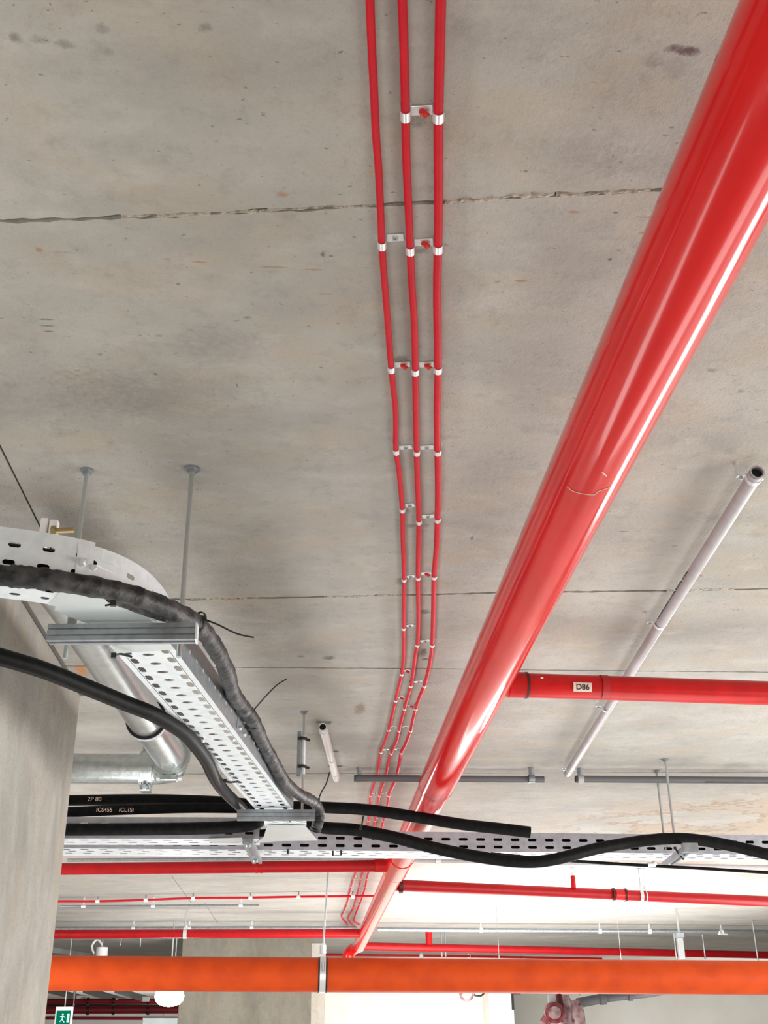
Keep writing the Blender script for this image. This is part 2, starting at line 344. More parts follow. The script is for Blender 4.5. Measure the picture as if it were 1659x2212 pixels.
# ragged mortar squeezed out along the joints
def bead(k, x0, x1, w, h, wob=1.):
    mb = MB(); vs = []; x = x0; i = 0; xs = []
    while x < x1: xs.append(x); x += .009
    for x in xs:
        y = jy(JO[k], x)+rnd(x*.7, k+4, .006*wob); ww = w*(.55+.45*abs(rnd(x*1.3, k, 2)))+rnd(x*2, 3, w*.4); hh = h*(.5+random.random()*.7)
        vs += [(x, y-ww, CEIL+.003), (x, y-ww*.35, CEIL-hh*random.uniform(.3, 1)), (x, y+ww*.35, CEIL-hh*random.uniform(.1, .8)), (x, y+ww, CEIL+.003)]
    fs = [(i*4+j, i*4+j+1, i*4+j+5, i*4+j+4) for i in range(len(xs)-1) for j in range(3)]
    mb.add(vs, fs).build('mortar_bead', M['mortar'], ceil, smooth=False)
bead(4, P(262, 470).x, P(560, 458).x, .0075, .004); bead(4, P(560, 458).x, P(830, 443).x, .006, .0035); bead(4, P(960, 436).x, P(1200, 421).x, .014, .005, 1.6); bead(4, P(1200, 421).x, P(1410, 412).x, .010, .005)
bead(5, P(410, 1295).x, P(560, 1292).x, .010, .003); bead(5, P(700, 1289).x, P(870, 1286).x, .020, .004, 2); bead(5, P(1440, 1276).x, P(1590, 1273).x, .022, .004, 2)
# formwork joint between the column top and the ceiling, left
q0, q1 = P(0, 1009), P(101, 1115)

# columns and far walls
col = thing('concrete_column', (-3.2, 5.0, 0), 'broad bare concrete column filling the lower left edge, cables passing in front', 'column')
MB().box((-4.4, 3.4, 0), (-1.25, 6.08, CEIL)).build('shaft', M['concrete'], col, smooth=False, bevel=.012)
MB().box((-4.41, 3.39, CEIL-.006), (-1.235, 6.09, CEIL)).build('top_fillet', M['dark_concrete'], col, smooth=False)
c2 = thing('concrete_column', (-1, 19.9, 0), 'distant wide brown-grey concrete column behind the orange pipe, left of centre', 'column')
a, b = PY(390, 2100, 19.8).x, PY(673, 2100, 19.8).x
MB().box((a, 19.8, 0), (b, 20.9, CEIL)).build('shaft', M['brown_concrete'], c2, smooth=False, bevel=.01)
c3 = thing('concrete_column', (0, 21.2, 0), 'narrow pale concrete pier right of the distant wide column', 'column')
MB().box((b-.3, 20.92, 0), (PY(703, 2100, 20.95).x, 21.6, CEIL)).build('shaft', M['light_concrete'], c3, smooth=False)
slab('wall_middle', (PY(690, 2150, 28).x, 28, 0), (PY(1052, 2150, 28).x, 28.4, CEIL), M['light_concrete'])
c4 = thing('concrete_column', (4.4, 27.5, 0), 'white painted column below the orange pipe, right of the pale wall', 'column')
MB().box((PY(1056, 2150, 27).x, 27, 0), (PY(1108, 2150, 27).x, 27.8, CEIL)).build('shaft', M['white_wall'], c4, smooth=False)
slab('wall_far_right', (PY(1100, 2150, 30).x, 30, 0), (XR, 30.4, CEIL), M['grey_wall'])
# ragged grey joint at the pale wall edge
mb = MB(); xs = PY(1050, 2150, 27.95).x
for i in range(40):
    z = 1.2+i*.05; w = .03+.02*random.random(); mb.obox((xs+random.uniform(-.02, .02), 27.98, z), X*w, Y*.02, Z*.03)
tag(mb.build('trim_1', M['dark_concrete'], smooth=False), None, None, kind='structure')

# ================================================================== RED FIRE CABLES ON THE CEILING
CAB = {
 'left': ([(798, -40), (799, 0), (803, 100), (808, 200), (812, 290), (818, 370), (823, 480), (825, 530), (830, 600), (838, 700), (845, 795), (851, 850), (855, 900), (855, 970), (862, 1020), (869, 1100), (870, 1160), (873, 1250), (872, 1350), (872, 1410), (868, 1455), (859, 1492), (855, 1512), (848, 1540), (840, 1575), (832, 1600), (823, 1623), (818, 1650), (815, 1675), (808, 1695), (801, 1718), (799, 1740), (796, 1772), (788, 1815), (780, 1850), (768, 1886), (761, 1905), (754, 1932), (750, 1950), (744, 1966), (738, 1981), (748, 1995), (752, 2003)], .0086),
 'middle': ([(868, -40), (869, 0), (872, 80), (875, 200), (876, 250), (878, 350), (882, 440), (886, 538), (890, 620), (895, 700), (897, 800), (898, 870), (900, 975), (902, 1050), (905, 1124), (903, 1248), (904, 1330), (902, 1390), (898, 1410), (893, 1450), (888, 1480), (881, 1505), (874, 1530), (862, 1577), (857, 1600), (845, 1626), (838, 1650), (833, 1680), (825, 1700), (820, 1718), (815, 1745), (810, 1772), (803, 1815), (796, 1850), (782, 1890), (775, 1920), (768, 1945), (762, 1965), (752, 1982), (757, 1994), (766, 2001)], .0092),
 'right': ([(954, -40), (952, 0), (950, 100), (947, 250), (947, 440), (946, 535), (944, 640), (946, 795), (944, 900), (945, 974), (946, 1050), (945, 1120), (943, 1180), (938, 1245), (936, 1330), (934, 1390), (931, 1420), (925, 1450), (917, 1480), (905, 1510), (898, 1530), (891, 1560), (887, 1577), (875, 1610), (867, 1625), (862, 1650), (856, 1680), (847, 1700), (840, 1718), (836, 1745), (828, 1773), (818, 1815), (810, 1850), (794, 1890), (788, 1920), (778, 1950), (768, 1975), (765, 1990), (778, 1998)], .0104)}
zc = CEIL-.022
for nm, (pts, r) in CAB.items():
    wp = []
    for i, (x, y) in enumerate(pts): wp.append(P(x, y, zc))
    pp = crom(wp, 4)
    tag(MB().tube(pp, r, 12).build('fire_cable', M['red_cable']), {'left': 'thinnest red fire cable, leftmost of the three clipped to the ceiling', 'middle': 'middle one of the three red fire cables clipped to the ceiling', 'right': 'thickest red fire cable, rightmost of the three clipped to the ceiling'}[nm], 'cable', 'red fire cables running along the ceiling')
def cabx(nm, y):
    pts = CAB[nm][0]
    for (x0, y0), (x1, y1) in zip(pts, pts[1:]):
        if y0 <= y <= y1: return x0+(x1-x0)*(y-y0)/(y1-y0), (P(x1, y1, zc)-P(x0, y0, zc)).normalized()
ORD = ['topmost', 'second', 'third', 'fourth', 'fifth', 'sixth', 'seventh', 'eighth', 'ninth', 'tenth', 'eleventh', 'twelfth', 'thirteenth', 'fourteenth', 'fifteenth', 'sixteenth', 'seventeenth', 'eighteenth']
def clip(items, plates, label, group, plug=False):
    """items: [(cable, y)]; plates: [((x,y),(x,y))] between/next to saddles on the ceiling"""
    c0 = P(cabx(items[0][0], items[0][1])[0], items[0][1], CEIL)
    t = thing('cable_clip', c0, label, 'clip', group)
    for nm, y in items:
        x, ax = cabx(nm, y); c = P(x, y, zc); r = CAB[nm][1]
        w = .026
        m = MB().ring(c, ax, r+.0004, w, .002, 20, (175, 365))
        u = ax.cross(Z).normalized()
        for s in (-1, 1):
            m.obox(c+u*s*(r+.0014)+Z*(CEIL-zc)/2, u*.001, ax*w/2, Z*(CEIL-zc)/2)
        m.build('saddle', M['zinc'], t)
    for (a, b) in plates:
        A = P(a[0], a[1], CEIL-.002); B = P(b[0], b[1], CEIL-.002); d = (B-A)/2; c = (A+B)/2; v = Vector((-d.y, d.x, 0)).normalized()
        MB().obox(c, d, v*.013, Z*.0018).build('plate', M['zinc'], t, smooth=False, bevel=.0006)
        MB().hexa(c-Z*.005, Z, .007, .006).tube([c-Z*.008, c-Z*.011], .004, 8).build('screw', M['rod'] if not plug else M['plug'], t)
        if plug:
            MB().tube([c-Z*.004+d*.1, c-Z*.011+d*.35+v*.004, c-Z*.006+d*.6+v*.006], [.006, .007, .004], 8).build('sealant_blob', M['plug'], t)
# (left clips: y cable, plate y) ; (pair clips M-R: yM, yR, plate y)
GL = 'single clips holding the left red cable'; GP = 'double clips holding the middle and right red cables'
lefts = [(528, 513, False), (796, 787, True), (974, 966, False), (1100, 1091, False), (1251, 1245, False), (1356, 1351, False), (1455, 1448, True), (1512, 1506, True), (1576, 1570, False), (1624, 1619, False), (1718, 1713, False), (1772, 1767, False), (1850, 1846, False), (1897, 1893, False), (1915, 1911, False), (1935, 1931, False), (1952, 1948, False), (1967, 1964, False)]
pairs = [(248, 250, 238, True), (539, 535, 523, True), (801, 797, 787, True), (976, 975, 966, False), (1126, 1121, 1115, False), (1247, 1245, 1238, True), (1392, 1392, 1384, False), (1480, 1480, 1472, False), (1530, 1530, 1524, True), (1577, 1577, 1570, False), (1626, 1625, 1618, False), (1718, 1718, 1713, False), (1772, 1772, 1767, False), (1850, 1850, 1846, False), (1897, 1897, 1893, False), (1915, 1915, 1911, False), (1935, 1935, 1931, False), (1952, 1952, 1948, False)]
def mpp(y): # pixel half widths at y (metres->px)
    return F*.012/((P(880, y)-EYE).dot(FW))
for i, (y, yp, pl) in enumerate(lefts):
    g = mpp(y); xl = cabx('left', y)[0]+g; xm = cabx('middle', yp)[0]-g*1.05
    xm = xl+max(.35*(xm-xl), (xm-xl)*(.95 if i < 5 else .8))
    clip([('left', y)], [((xl, yp+1), (xm, yp-1))], 'small zinc clip on the left red ceiling cable, %s counting down the photo' % ORD[i], GL, pl)
for i, (ym, yr, yp, pl) in enumerate(pairs):
    g = mpp(ym); xm = cabx('middle', yp)[0]+g; xr = cabx('right', yp)[0]-g
    clip([('middle', ym), ('right', yr)], [((xm, yp+1), (xr, yp-1))], 'double zinc clip joining middle and right red cables, %s down the photo' % ORD[i], GP, pl)

# ================================================================== MAIN RED PIPE
mx, mz = .782, 3.12
main = thing('sprinkler_main_pipe', (mx, 0, CEIL), 'thick glossy red sprinkler main running diagonally up to the right corner', 'pipe')
MB().tube([(mx, -1.5, mz), (mx, 1, mz), (mx, 3, mz), (mx, 5, mz), (mx, 6.98, mz)], .108, 48).build('pipe_length', M['red_paint'], main)
MB().tube([(mx, 6.98, mz), (mx, 9, mz), (mx, 9.75, mz)], .101, 48).build('pipe_length', M['red_paint'], main)
MB().tube([(mx, 9.75, mz), (mx, 10.55, mz)], .106, 48).build('sleeve', M['red_paint'], main)
MB().tube([(mx, 10.55, mz), (mx, 14, mz), (mx, 18.2, mz)], .090, 40).build('pipe_length', M['red_paint'], main)
MB().ring((mx, 6.99, mz), Y, .1005, .03, .0085, 40).build('joint_ring', M['red_paint'], main)
MB().ring((mx, 7.008, mz), Y, .1005, .006, .009, 40).build('joint_lip', M['dark_red'], main)
MB().ring((mx, 10.56, mz), Y, .089, .02, .018, 40).build('joint_ring', M['red_paint'], main)
MB().tube(crom([(mx, 18.15, mz), (mx-.02, 18.4, mz), (mx-.10, 18.55, mz-.03), (mx-.16, 18.6, mz-.16), (mx-.17, 18.6, mz-.5)], 5), .085, 20).build('elbow', M['red_paint'], main)
for yy in (1.2, 4.2, 8.6, 12.6, 16.4):
    pass
# scratches of pale string on the pipe
def on_main(px, py, R=.1095):
    r = ray(px, py); # intersect with cylinder
    ox, oz = EYE.x-mx, EYE.z-mz; a = r.x**2+r.z**2; b = 2*(ox*r.x+oz*r.z); c = ox*ox+oz*oz-R*R
    dd = max(0, b*b-4*a*c); t = (-b-math.sqrt(dd))/(2*a); return EYE+r*t
tag(MB().tube(crom([on_main(*p) for p in [(1225, 1051), (1236, 1060), (1255, 1066), (1283, 1069), (1292, 1062), (1303, 1058), (1317, 1053)]], 3), .0011, 5).build('thread', M['sticker']), 'pale thread stuck across the thick red main pipe', 'thread')
tag(MB().tube([on_main(1301, 1020), on_main(1310, 1028)], .002, 5).build('thread', M['sticker']), 'tiny pale scrap stuck to the red main above the longer thread', 'thread')

# ---- branch pipes
def branch(p0, p1, r, label, m='red_branch', n=24, name='sprinkler_branch_pipe', segs=1, group='red branch pipes'):
    t = thing(name, (Vector(p0)+Vector(p1))/2, label, 'pipe', group)
    MB().tube([Vector(p0).lerp(Vector(p1), i/segs) for i in range(segs+1)], r, n).build('pipe_length', M[m], t)
    return t
bz = 3.12
A = P(1100, 1479, bz); B = P(1659, 1497, bz); d = (B-A).normalized()
A0 = Vector((mx+.09, A.y, bz)); b1 = branch(A0, A+d*3.2, .0555, 'red branch pipe with a D86 sticker, leaving the main to the right')
def atx(x, y): return P(x, y, bz)
MB().ring(atx(1136, 1480), d, .056, .012, .004, 28).build('coupling_ring', M['dark_red'], b1)
MB().tube([atx(1098, 1479), atx(1134, 1480)], .0585, 28).build('weld_sleeve', M['red_branch'], b1)
MB().ring(atx(1303, 1485), d, .0555, .035, .0012, 28).build('overpaint_band', mat('darker_red_paint', (.42, .01, .012), .4), b1)
for (x, y) in ((1190, 1499), (1165, 1465), (1198, 1487)):
    MB().obox(atx(x, y-2)-Y*.056-Z*.02, X*.006, Y*.001, Z*.003).build('paint_chip', M['white'], b1, smooth=False)
# sticker
sc = PY(1255, 1472, A.y-.0585); nrm = (EYE-sc).normalized(); ca = P(1255, 1483, bz)
vdir = (sc-ca); vdir = Vector((0, -.045, -.036)).normalized()
ctr = Vector((sc.x, ca.y-.0475, bz-.034))
# find sticker angle on pipe so that it projects to (1255,1472)
best = None
for k in range(200, 300, 2):
    an = rad(k); q = Vector((ca.x, ca.y+math.cos(an)*.0572, bz+math.sin(an)*.0572)); dd = q-EYE
    yy = CY-F*dd.dot(UP)/dd.dot(FW)
    if best is None or abs(yy-1471.5) < best[0]: best = (abs(yy-1471.5), an)
an = best[1]
def pip(u, s, R=.0572): return Vector((sc.x+.012+u*d.x, ca.y+u*d.y+math.cos(an+s/R)*R, bz+math.sin(an+s/R)*R))
mb = MB(); ns = 6
vs = [pip(u, -.021+.042*i/ns, .0566) for i in range(ns+1) for u in (-.043, .043)]
st = mb.add(vs, [(2*i, 2*i+1, 2*i+3, 2*i+2) for i in range(ns)]).build('number_sticker', M['sticker'], b1); st['label'] = 'pale sticker printed D86'
def text(s, size, fn, m, parent, name='lettering', bold=.0):
    cu = D.curves.new('t', 'FONT'); cu.body = s; cu.size = size; cu.align_x = 'CENTER'; cu.align_y = 'CENTER'; cu.offset = bold
    ob = D.objects.new('t', cu); COL.objects.link(ob); dg = bpy.context.evaluated_depsgraph_get(); dg.update()
    me = D.meshes.new_from_object(ob.evaluated_get(dg)); vs = [fn(v.co.x, v.co.y) for v in me.vertices]; fs = [tuple(p.vertices) for p in me.polygons]
    D.objects.remove(ob); D.curves.remove(cu); D.meshes.remove(me)
    return MB().add(vs, fs).build(name, m, parent, smooth=False)
text('D86', .036, lambda x, y: pip(x, -y, .0582), M['ink'], b1, bold=.0006)

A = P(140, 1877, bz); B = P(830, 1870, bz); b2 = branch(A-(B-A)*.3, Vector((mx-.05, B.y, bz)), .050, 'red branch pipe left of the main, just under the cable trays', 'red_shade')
MB().tube([Vector((mx-.2, B.y, bz)), Vector((mx-.07, B.y, bz))], .056, 20).build('weld_sleeve', M['red_branch'], b2)
for x in (555, 565): MB().ring(P(x, 1873, bz), X, .050, .02, .003, 20).build('joint_ring', M['red_branch'], b2)
A = P(870, 1912, bz); B = P(1659, 1947, bz); d = (B-A).normalized()
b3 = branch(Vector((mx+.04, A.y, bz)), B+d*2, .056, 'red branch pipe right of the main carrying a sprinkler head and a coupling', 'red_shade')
MB().ring(P(866, 1912, bz), X, .05, .035, .03, 24).build('coupling', M['dark_red'], b3)
for x in (1325, 1351): MB().ring(P(x, 1912+(x-870)*.0443, bz), X, .055, .02, .014, 20).build('joint_ring', M['dark_red'], b3)
MB().tube([P(1325, 1932, bz), P(1351, 1933.5, bz)], .060, 20).build('coupling', M['red_branch'], b3)
def head(px, py, R, z, label, parent, big=1.):
    q = P(px, py, z); t = MB().tube([q+Z*(R+.13*big), q+Z*(R+.15*big), q+Z*(R+.165*big)], [.02*big, .016*big, .012*big], 10).build('sprinkler_head', M['zinc'], parent); t['label'] = label
    MB().tube([q+Z*R*.8, q+Z*(R+.13*big)], .030*big, 12).build('riser', M['red_branch'], t)
    for s in (-1, 1): MB().tube([q+Z*(R+.15*big)+X*s*.013*big, q+Z*(R+.18*big)+X*s*.02*big, q+Z*(R+.21*big)], .004*big, 6).build('frame_arm', M['zinc'], t)
    MB().tube([q+Z*(R+.21*big), q+Z*(R+.216*big)], .034*big, 14).build('deflector', M['galv_dark'], t)
head(1240, 1928, .05, bz, 'silver upright sprinkler head', b3, .9)
# hanger on the right branch
def hanger(px, py, z, R, label, wid=.03, w=.016, axis=X, rr=.006, band='zinc', top=None, group=None):
    q = P(px, py, z); t = thing('pipe_hanger', (q.x, q.y, CEIL), label, 'hanger', group)
    MB().tube([(q.x, q.y, CEIL), (q.x, q.y, z+R+.02)], rr, 8).build('rod', M['rod'], t)
    MB().ring(q, axis, R, wid, .003, 28).build('strap', M[band], t)
    MB().tube([(q.x, q.y, z+R+.05), (q.x, q.y, z+R+.01)], [.02, .03], 10).build('yoke', M['galv'], t)
    MB().tube([(q.x, q.y, CEIL), (q.x, q.y, CEIL-.006)], .025, 12).build('washer', M['galv_dark'], t)
    MB().hexa((q.x, q.y, z+R+.03), Z, .014, .014).build('nut', M['zinc'], t)
    return t
hanger(1385, 1935, bz, .056, 'silver rod hanger on the red branch right of the sprinkler head', .035)
hanger(1395, 1935.5, bz, .056, 'second thin hanger strap beside the silver rod hanger on right red branch', .012, rr=.003)
# far branches
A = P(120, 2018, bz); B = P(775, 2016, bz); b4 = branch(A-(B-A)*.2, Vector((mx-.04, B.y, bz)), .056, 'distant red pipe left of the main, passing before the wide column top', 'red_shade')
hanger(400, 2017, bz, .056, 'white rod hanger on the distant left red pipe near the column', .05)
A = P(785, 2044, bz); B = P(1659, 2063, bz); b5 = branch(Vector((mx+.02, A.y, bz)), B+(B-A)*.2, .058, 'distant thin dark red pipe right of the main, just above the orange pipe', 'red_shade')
head(927, 2047, .05, bz, 'pale upright sprinkler head', b5, 1.7)

# thin red conduit with clips across the ceiling
zr = CEIL-.055
q = [P(x, y, zr) for x, y in [(60, 1948), (130, 1947), (211, 1947), (315, 1944), (417, 1940), (541, 1939), (645, 1937), (770, 1936), (830, 1935)]]
tag(MB().tube(crom(q, 3), .013, 8).build('fire_cable', M['red_cable']), 'thin red cable crossing the ceiling from the left behind the main pipe', 'cable')
for i, (x, y) in enumerate([(211, 1947), (315, 1944), (417, 1940), (541, 1939), (645, 1937), (762, 1936)]):
    c = P(x, y, zr); t = thing('cable_clip', (c.x, c.y, CEIL), 'white clip on the thin red crossing cable, %s from the left' % ['first', 'second', 'third', 'fourth', 'fifth', 'sixth'][i], 'clip', 'clips on the thin crossing cable')
    MB().ring(c, X, .0135, .045, .010, 14).build('saddle', M['white'], t)
    MB().tube([c+Z*.02, (c.x, c.y, CEIL)], .008, 6).build('stem', M['galv_dark'], t)
# far reddish cable just over the orange pipe
zr2 = CEIL-.05
q = [P(x, y, zr2) for x, y in [(700, 2063), (900, 2064.5), (1050, 2066.5), (1230, 2069.5), (1300, 2071)]]
tag(MB().tube(q, .022, 8).build('fire_cable', M['red_branch']), 'distant dull red cable with pale clips just above the orange pipe', 'cable')
for i, x in enumerate((910, 1012, 1063, 1130, 1215)):
    c = P(x, 2064+(x-880)*.0165, zr2); t = thing('cable_clip', (c.x, c.y, CEIL), 'tiny pale clip on the distant dull red cable, %s from the left' % ORD[i].replace('topmost', 'first'), 'clip', 'pale clips above the orange pipe')
    MB().ring(c, X, .023, .07, .012, 10).build('saddle', M['white'], t); MB().tube([c, (c.x, c.y, CEIL)], .012, 6).build('stem', M['galv'], t)

# ================================================================== ORANGE PIPE
oy = 11.5; L = PY(118, 2102, oy); R = PY(1659, 2112, oy); d = (R-L).normalized(); orr = .152
op = thing('drain_pipe', (L+R)/2, 'thick orange pipe crossing the whole picture near the bottom', 'pipe')
MB().tube([L-d*4+Z*.0, L, (L+R)/2, R, R+d*4], orr, 48).build('pipe_length', M['orange'], op)
oc = L+d*((PY(697, 2102, oy)-L).dot(d))
t = thing('pipe_hanger', (oc.x, oc.y, CEIL), 'long thin rod with strap clamp carrying the thick orange pipe', 'hanger')
MB().tube([(oc.x+.05, oc.y, CEIL), (oc.x+.0, oc.y, oc.z+orr+.05)], .009, 10).build('rod', M['rod'], t)
MB().tube([(oc.x+.0, oc.y, oc.z+orr+.11), (oc.x, oc.y, oc.z+orr+.03)], .03, 8).build('coupling_nut', M['zinc'], t)
MB().ring(oc, d, orr+.0005, .085, .004, 40).build('rubber_lining', M['tie'], t)
MB().ring(oc-Y*.002, d, orr+.004, .055, .006, 40).build('strap', M['zinc'], t)
MB().tube([oc+Vector((0, -orr-.02, .02)), oc+Vector((0, -orr-.02, .10))], .014, 8).build('bolt', M['galv_dark'], t)

# ================================================================== GREY PVC CONDUITS
def bracket(c, ax, r, label, group, side=-1, m='galv'):
    t = thing('conduit_clip', (c.x, c.y, CEIL), label, 'clip', group); u = ax.cross(Z).normalized()*side
    MB().ring(c, ax, r+.0003, .02, .002, 22, (150, 390)).build('saddle', M[m], t)
    a = c-u*(r+.016)
    MB().obox(Vector((a.x, a.y, c.z+.008)), u*.016, ax*.010, Z*.0018).obox(Vector((a.x, a.y, (CEIL+c.z)/2+.004))-u*.014, u*.0016, ax*.010, Z*(CEIL-c.z)/2).build('foot', M[m], t, smooth=False)
    MB().hexa(Vector((a.x, a.y, c.z))-u*.002, Z, .006, .012).build('screw', M['rod'], t)
    b = c+u*(r+.004); MB().obox(b, u*.004, ax*.008, Z*.008).build('hinge_lug', M[m], t, smooth=False)
    return t
def conduit(pts, r, z, label, open_end=True, m='pvc', sub=4, tee=None):
    w = [P(x, y, z) for x, y in pts]; t = thing('conduit', (w[0]+w[-1])/2, label, 'conduit', 'grey conduits under the ceiling')
    pp = crom(w, sub) if len(w) > 2 else w
    MB().hollow(pp, r, r*.8, 24).build('tube', M[m], t)
    MB().tube([pp[0]+(pp[1]-pp[0]).normalized()*.02]+pp[1:-1]+[pp[-1]], r*.79, 16).build('bore', M['bore'], t)
    return t, w
t, w = conduit([(1636, 1019), (1532, 1184), (1430, 1343), (1328, 1507), (1226, 1671)], .0245, CEIL-.055, 'long grey plastic conduit on the ceiling with open end, right of the red main')
axc = (w[-1]-w[0]).normalized()
for i, (x, y) in enumerate([(1628, 1032), (1425, 1347), (1309, 1528), (1232, 1662)]):
    bracket(P(x, y, CEIL-.055), axc, .0245, 'metal clip on the long grey conduit, %s' % ['beside its open upper end', 'midway above the D86 pipe', 'just below the D86 pipe', 'at its lower end'][i], 'clips on the long grey conduit', 1)
# faint black printing along the conduit
mb = MB(); a, b = P(1490, 1236, CEIL-.0795), P(1424, 1340, CEIL-.0795)
for i in range(46):
    if i % 9 == 8: continue
    f = i/46; q = a.lerp(b, f)-X*.009+Z*.003; mb.obox(q+axc*random.uniform(-.002, .002), X*random.uniform(.002, .0045), axc*.0035, Z*.0008)
mb.build('printed_marking', M['ink'], t, smooth=False)
t, w = conduit([(765, 1681), (1175, 1684)], .023, CEIL-.075, 'backlit grey horizontal conduit passing behind the red main', m='dark_pvc')
for x, nm in ((776, 'left end'), (1148, 'right end')): 
    c = P(x, 1682, CEIL-.075); k = thing('conduit_clip', (c.x, c.y, CEIL), 'standoff clip at the %s of the horizontal conduit behind the main' % nm, 'clip', 'standoff clips on horizontal conduits')
    MB().ring(c, X, .0235, .04, .004, 20).build('saddle', M['galv_dark'], k); MB().tube([c+Z*.02, (c.x, c.y, CEIL)], [.016, .022], 8).build('stem', M['galv_dark'], k)
t, w = conduit([(1243, 1683), (1659, 1686), (2000, 1689)], .024, CEIL-.075, 'backlit grey horizontal conduit at the right edge behind two hanging rods', m='dark_pvc')
c = P(1254, 1683, CEIL-.075); k = thing('conduit_clip', (c.x, c.y, CEIL), 'standoff clip at the left end of the right-hand horizontal conduit', 'clip', 'standoff clips on horizontal conduits')
MB().ring(c, X, .0245, .04, .004, 20).build('saddle', M['pvc'], k); MB().tube([c+Z*.02, (c.x, c.y, CEIL)], [.016, .022], 8).build('stem', M['galv_dark'], k)
mb = MB()
for i in range(40):
    if i % 8 == 7: continue
    q = P(1525+i*3.6, 1691, CEIL-.098); mb.obox(q+Vector((0, -.006, 0)), X*.004, Y*.004, Z*.0008)
mb.build('printed_marking', M['ink'], t, smooth=False)
t, w = conduit([(697, 1570), (712, 1625), (727, 1682)], .024, CEIL-.05, 'short white plastic conduit with open end, left of the red cables', m='white_pvc')
axs = (w[-1]-w[0]).normalized()
for i, (x, y) in enumerate([(699, 1578), (716, 1640), (724, 1671)]):
    c = P(x, y, CEIL-.05); k = thing('conduit_clip', (c.x, c.y, CEIL), ['clip at the open top end of the short white conduit', 'clip in the lower middle of the short white conduit', 'clip at the bottom of the short white conduit'][i], 'clip', 'clips on the short white conduit')
    MB().ring(c, axs, .0243, .03, .0035, 20, (170, 370)).build('saddle', M['white_pvc'], k)
    MB().obox(Vector((c.x, c.y, CEIL-.004)), X*.045, Y*.018, Z*.004).build('foot', M['galv_dark'], k, smooth=False)

# ================================================================== TREES OF TRAY WORK
def rods(px, py, zt, label, r=.006, group='threaded hanging rods', extra=None, top=CEIL):
    q = P(px, py, top); t = thing('hanging_rod', q, label, 'rod', group)
    MB().tube([q, Vector((q.x, q.y, zt))], r, 10).build('rod', M['rod'], t)
    MB().tube([q, q-Z*.006], r*3.2, 14).build('washer', M['galv_dark'], t)
    MB().hexa(q-Z*.012, Z, r*1.9, .012).build('nut', M['galv_dark'], t)
    return t, q
ZB = 2.80      # underside of diagonal tray
def channel(A, B, w, h, label, name='strut_channel', top=False, nut=True):
    """open unistrut profile from A to B (centres of the top face)"""
    A = Vector(A); B = Vector(B); ax = (B-A).normalized(); s = ax.cross(Z).normalized()
    t = thing(name, (A+B)/2, label, 'channel', 'galvanised strut channels carrying the trays')
    # profile (s,z): C shape opening towards camera side with two lips
    prof = [(-w/2, 0), (w/2, 0), (w/2, -h*.27), (w/2-.006, -h*.27), (w/2-.006, -h*.36), (w/2, -h*.36), (w/2, -h*.66), (w/2-.006, -h*.66), (w/2-.006, -h*.75), (w/2, -h*.75), (w/2, -h), (w*.18, -h), (w*.18, -h+.008), (-w*.18, -h+.008), (-w*.18, -h), (-w/2, -h)]
    vs = [A+s*p+Z*q for p, q in prof]+[B+s*p+Z*q for p, q in prof]; n = len(prof)
    MB().add(vs, [(i, (i+1) % n, n+(i+1) % n, n+i) for i in range(n)]+[tuple(range(n)), tuple(range(2*n-1, n-1, -1))]).build('profile', M['galv_dark'], t, smooth=False)
    return t
# upper strut
ys2 = 3.45
A = P(108, 1353, 2.785); B = P(424, 1350, 2.785); s2 = channel(A, B, .045, .052, 'zinc strut channel under the near end of the diagonal tray')
MB().obox(B+X*.003-Z*.027, X*.003, Y*.024, Z*.026).build('end_cap', M['galv'], s2, smooth=False)
mb = MB()
for x in (155,): q = A.lerp(B, .15)+Z*.012; mb.hexa(q, Z, .013, .022).tube([q, q+Z*.03], .006, 8)
mb.build('nut', M['galv_dark'], s2)
r1, q = rods(188, 1015, A.z-.05, 'threaded rod from the ceiling, left of two above the curved tray', .007)
r2, q = rods(415, 1012, B.z-.05, 'threaded rod from the ceiling, right of two above the curved tray', .0085)
# lower strut
ys1 = 6.42
A = P(513, 1750, 2.785); B = P(680, 1750, 2.785); s1 = channel(A, B, .045, .052, 'zinc strut channel under the far end of the diagonal tray')
r3, q = rods(657, 1537, B.z, 'threaded rod with a taped black strip, near the short white conduit', .007)
qq = PY(650, 1630, q.y-.01)
MB().box((qq.x-.022, q.y-.02, PY(650, 1678, q.y).z), (qq.x+.0, q.y+.0, PY(650, 1582, q.y).z)).build('strip', M['galv_dark'], r3, smooth=False)
MB().tube([(q.x, q.y, PY(650, 1672, q.y).z), (q.x, q.y, PY(650, 1590, q.y).z)], .012, 10).build('sleeve', M['galv'], r3)
for yy in (1597, 1657):
    z = PY(655, yy, q.y).z; MB().ring((q.x-.008, q.y-.005, z), Z, .02, .016, .008, 14).tube([(q.x+.01, q.y, z), (q.x+.036, q.y, z-.006)], .008, 6).build('cable_tie', M['tie'], r3)

# ---- diagonal tray : outer bottom edge path in world
E0 = P(633, 1749, ZB); E1 = P(372, 1395, ZB); sdir = (E0-E1).normalized()
sl = Vector((-sdir.y, sdir.x, 0))       # to the left
TW = .196; TH = .122
L1 = (E0-E1).length
tr = thing('cable_tray', E1.lerp(E0, .5), 'perforated galvanised cable tray running diagonally away below the ceiling', 'tray', 'galvanised cable trays')
def mpb(u, v): return E1+sdir*u+sl*v
rows = [(0, .014), (.014, .042, .05, 0, .0155, .0075), (.042, .072, .05, .28, .012, .0065), (.072, .108, .05, 0, .0165, .0085), (.108, .128), (.128, .156, .05, .28, .0135, .0065), (.156, .184, .05, 0, .0155, .0065), (.184, TW)]
rows = [(0, .022), (.020, .052, .092, 0, .027, .012), (.052, .074), (.074, .122, .092, .5, .0125, .0195), (.122, .144), (.144, .176, .092, 0, .027, .012), (.174, TW)]
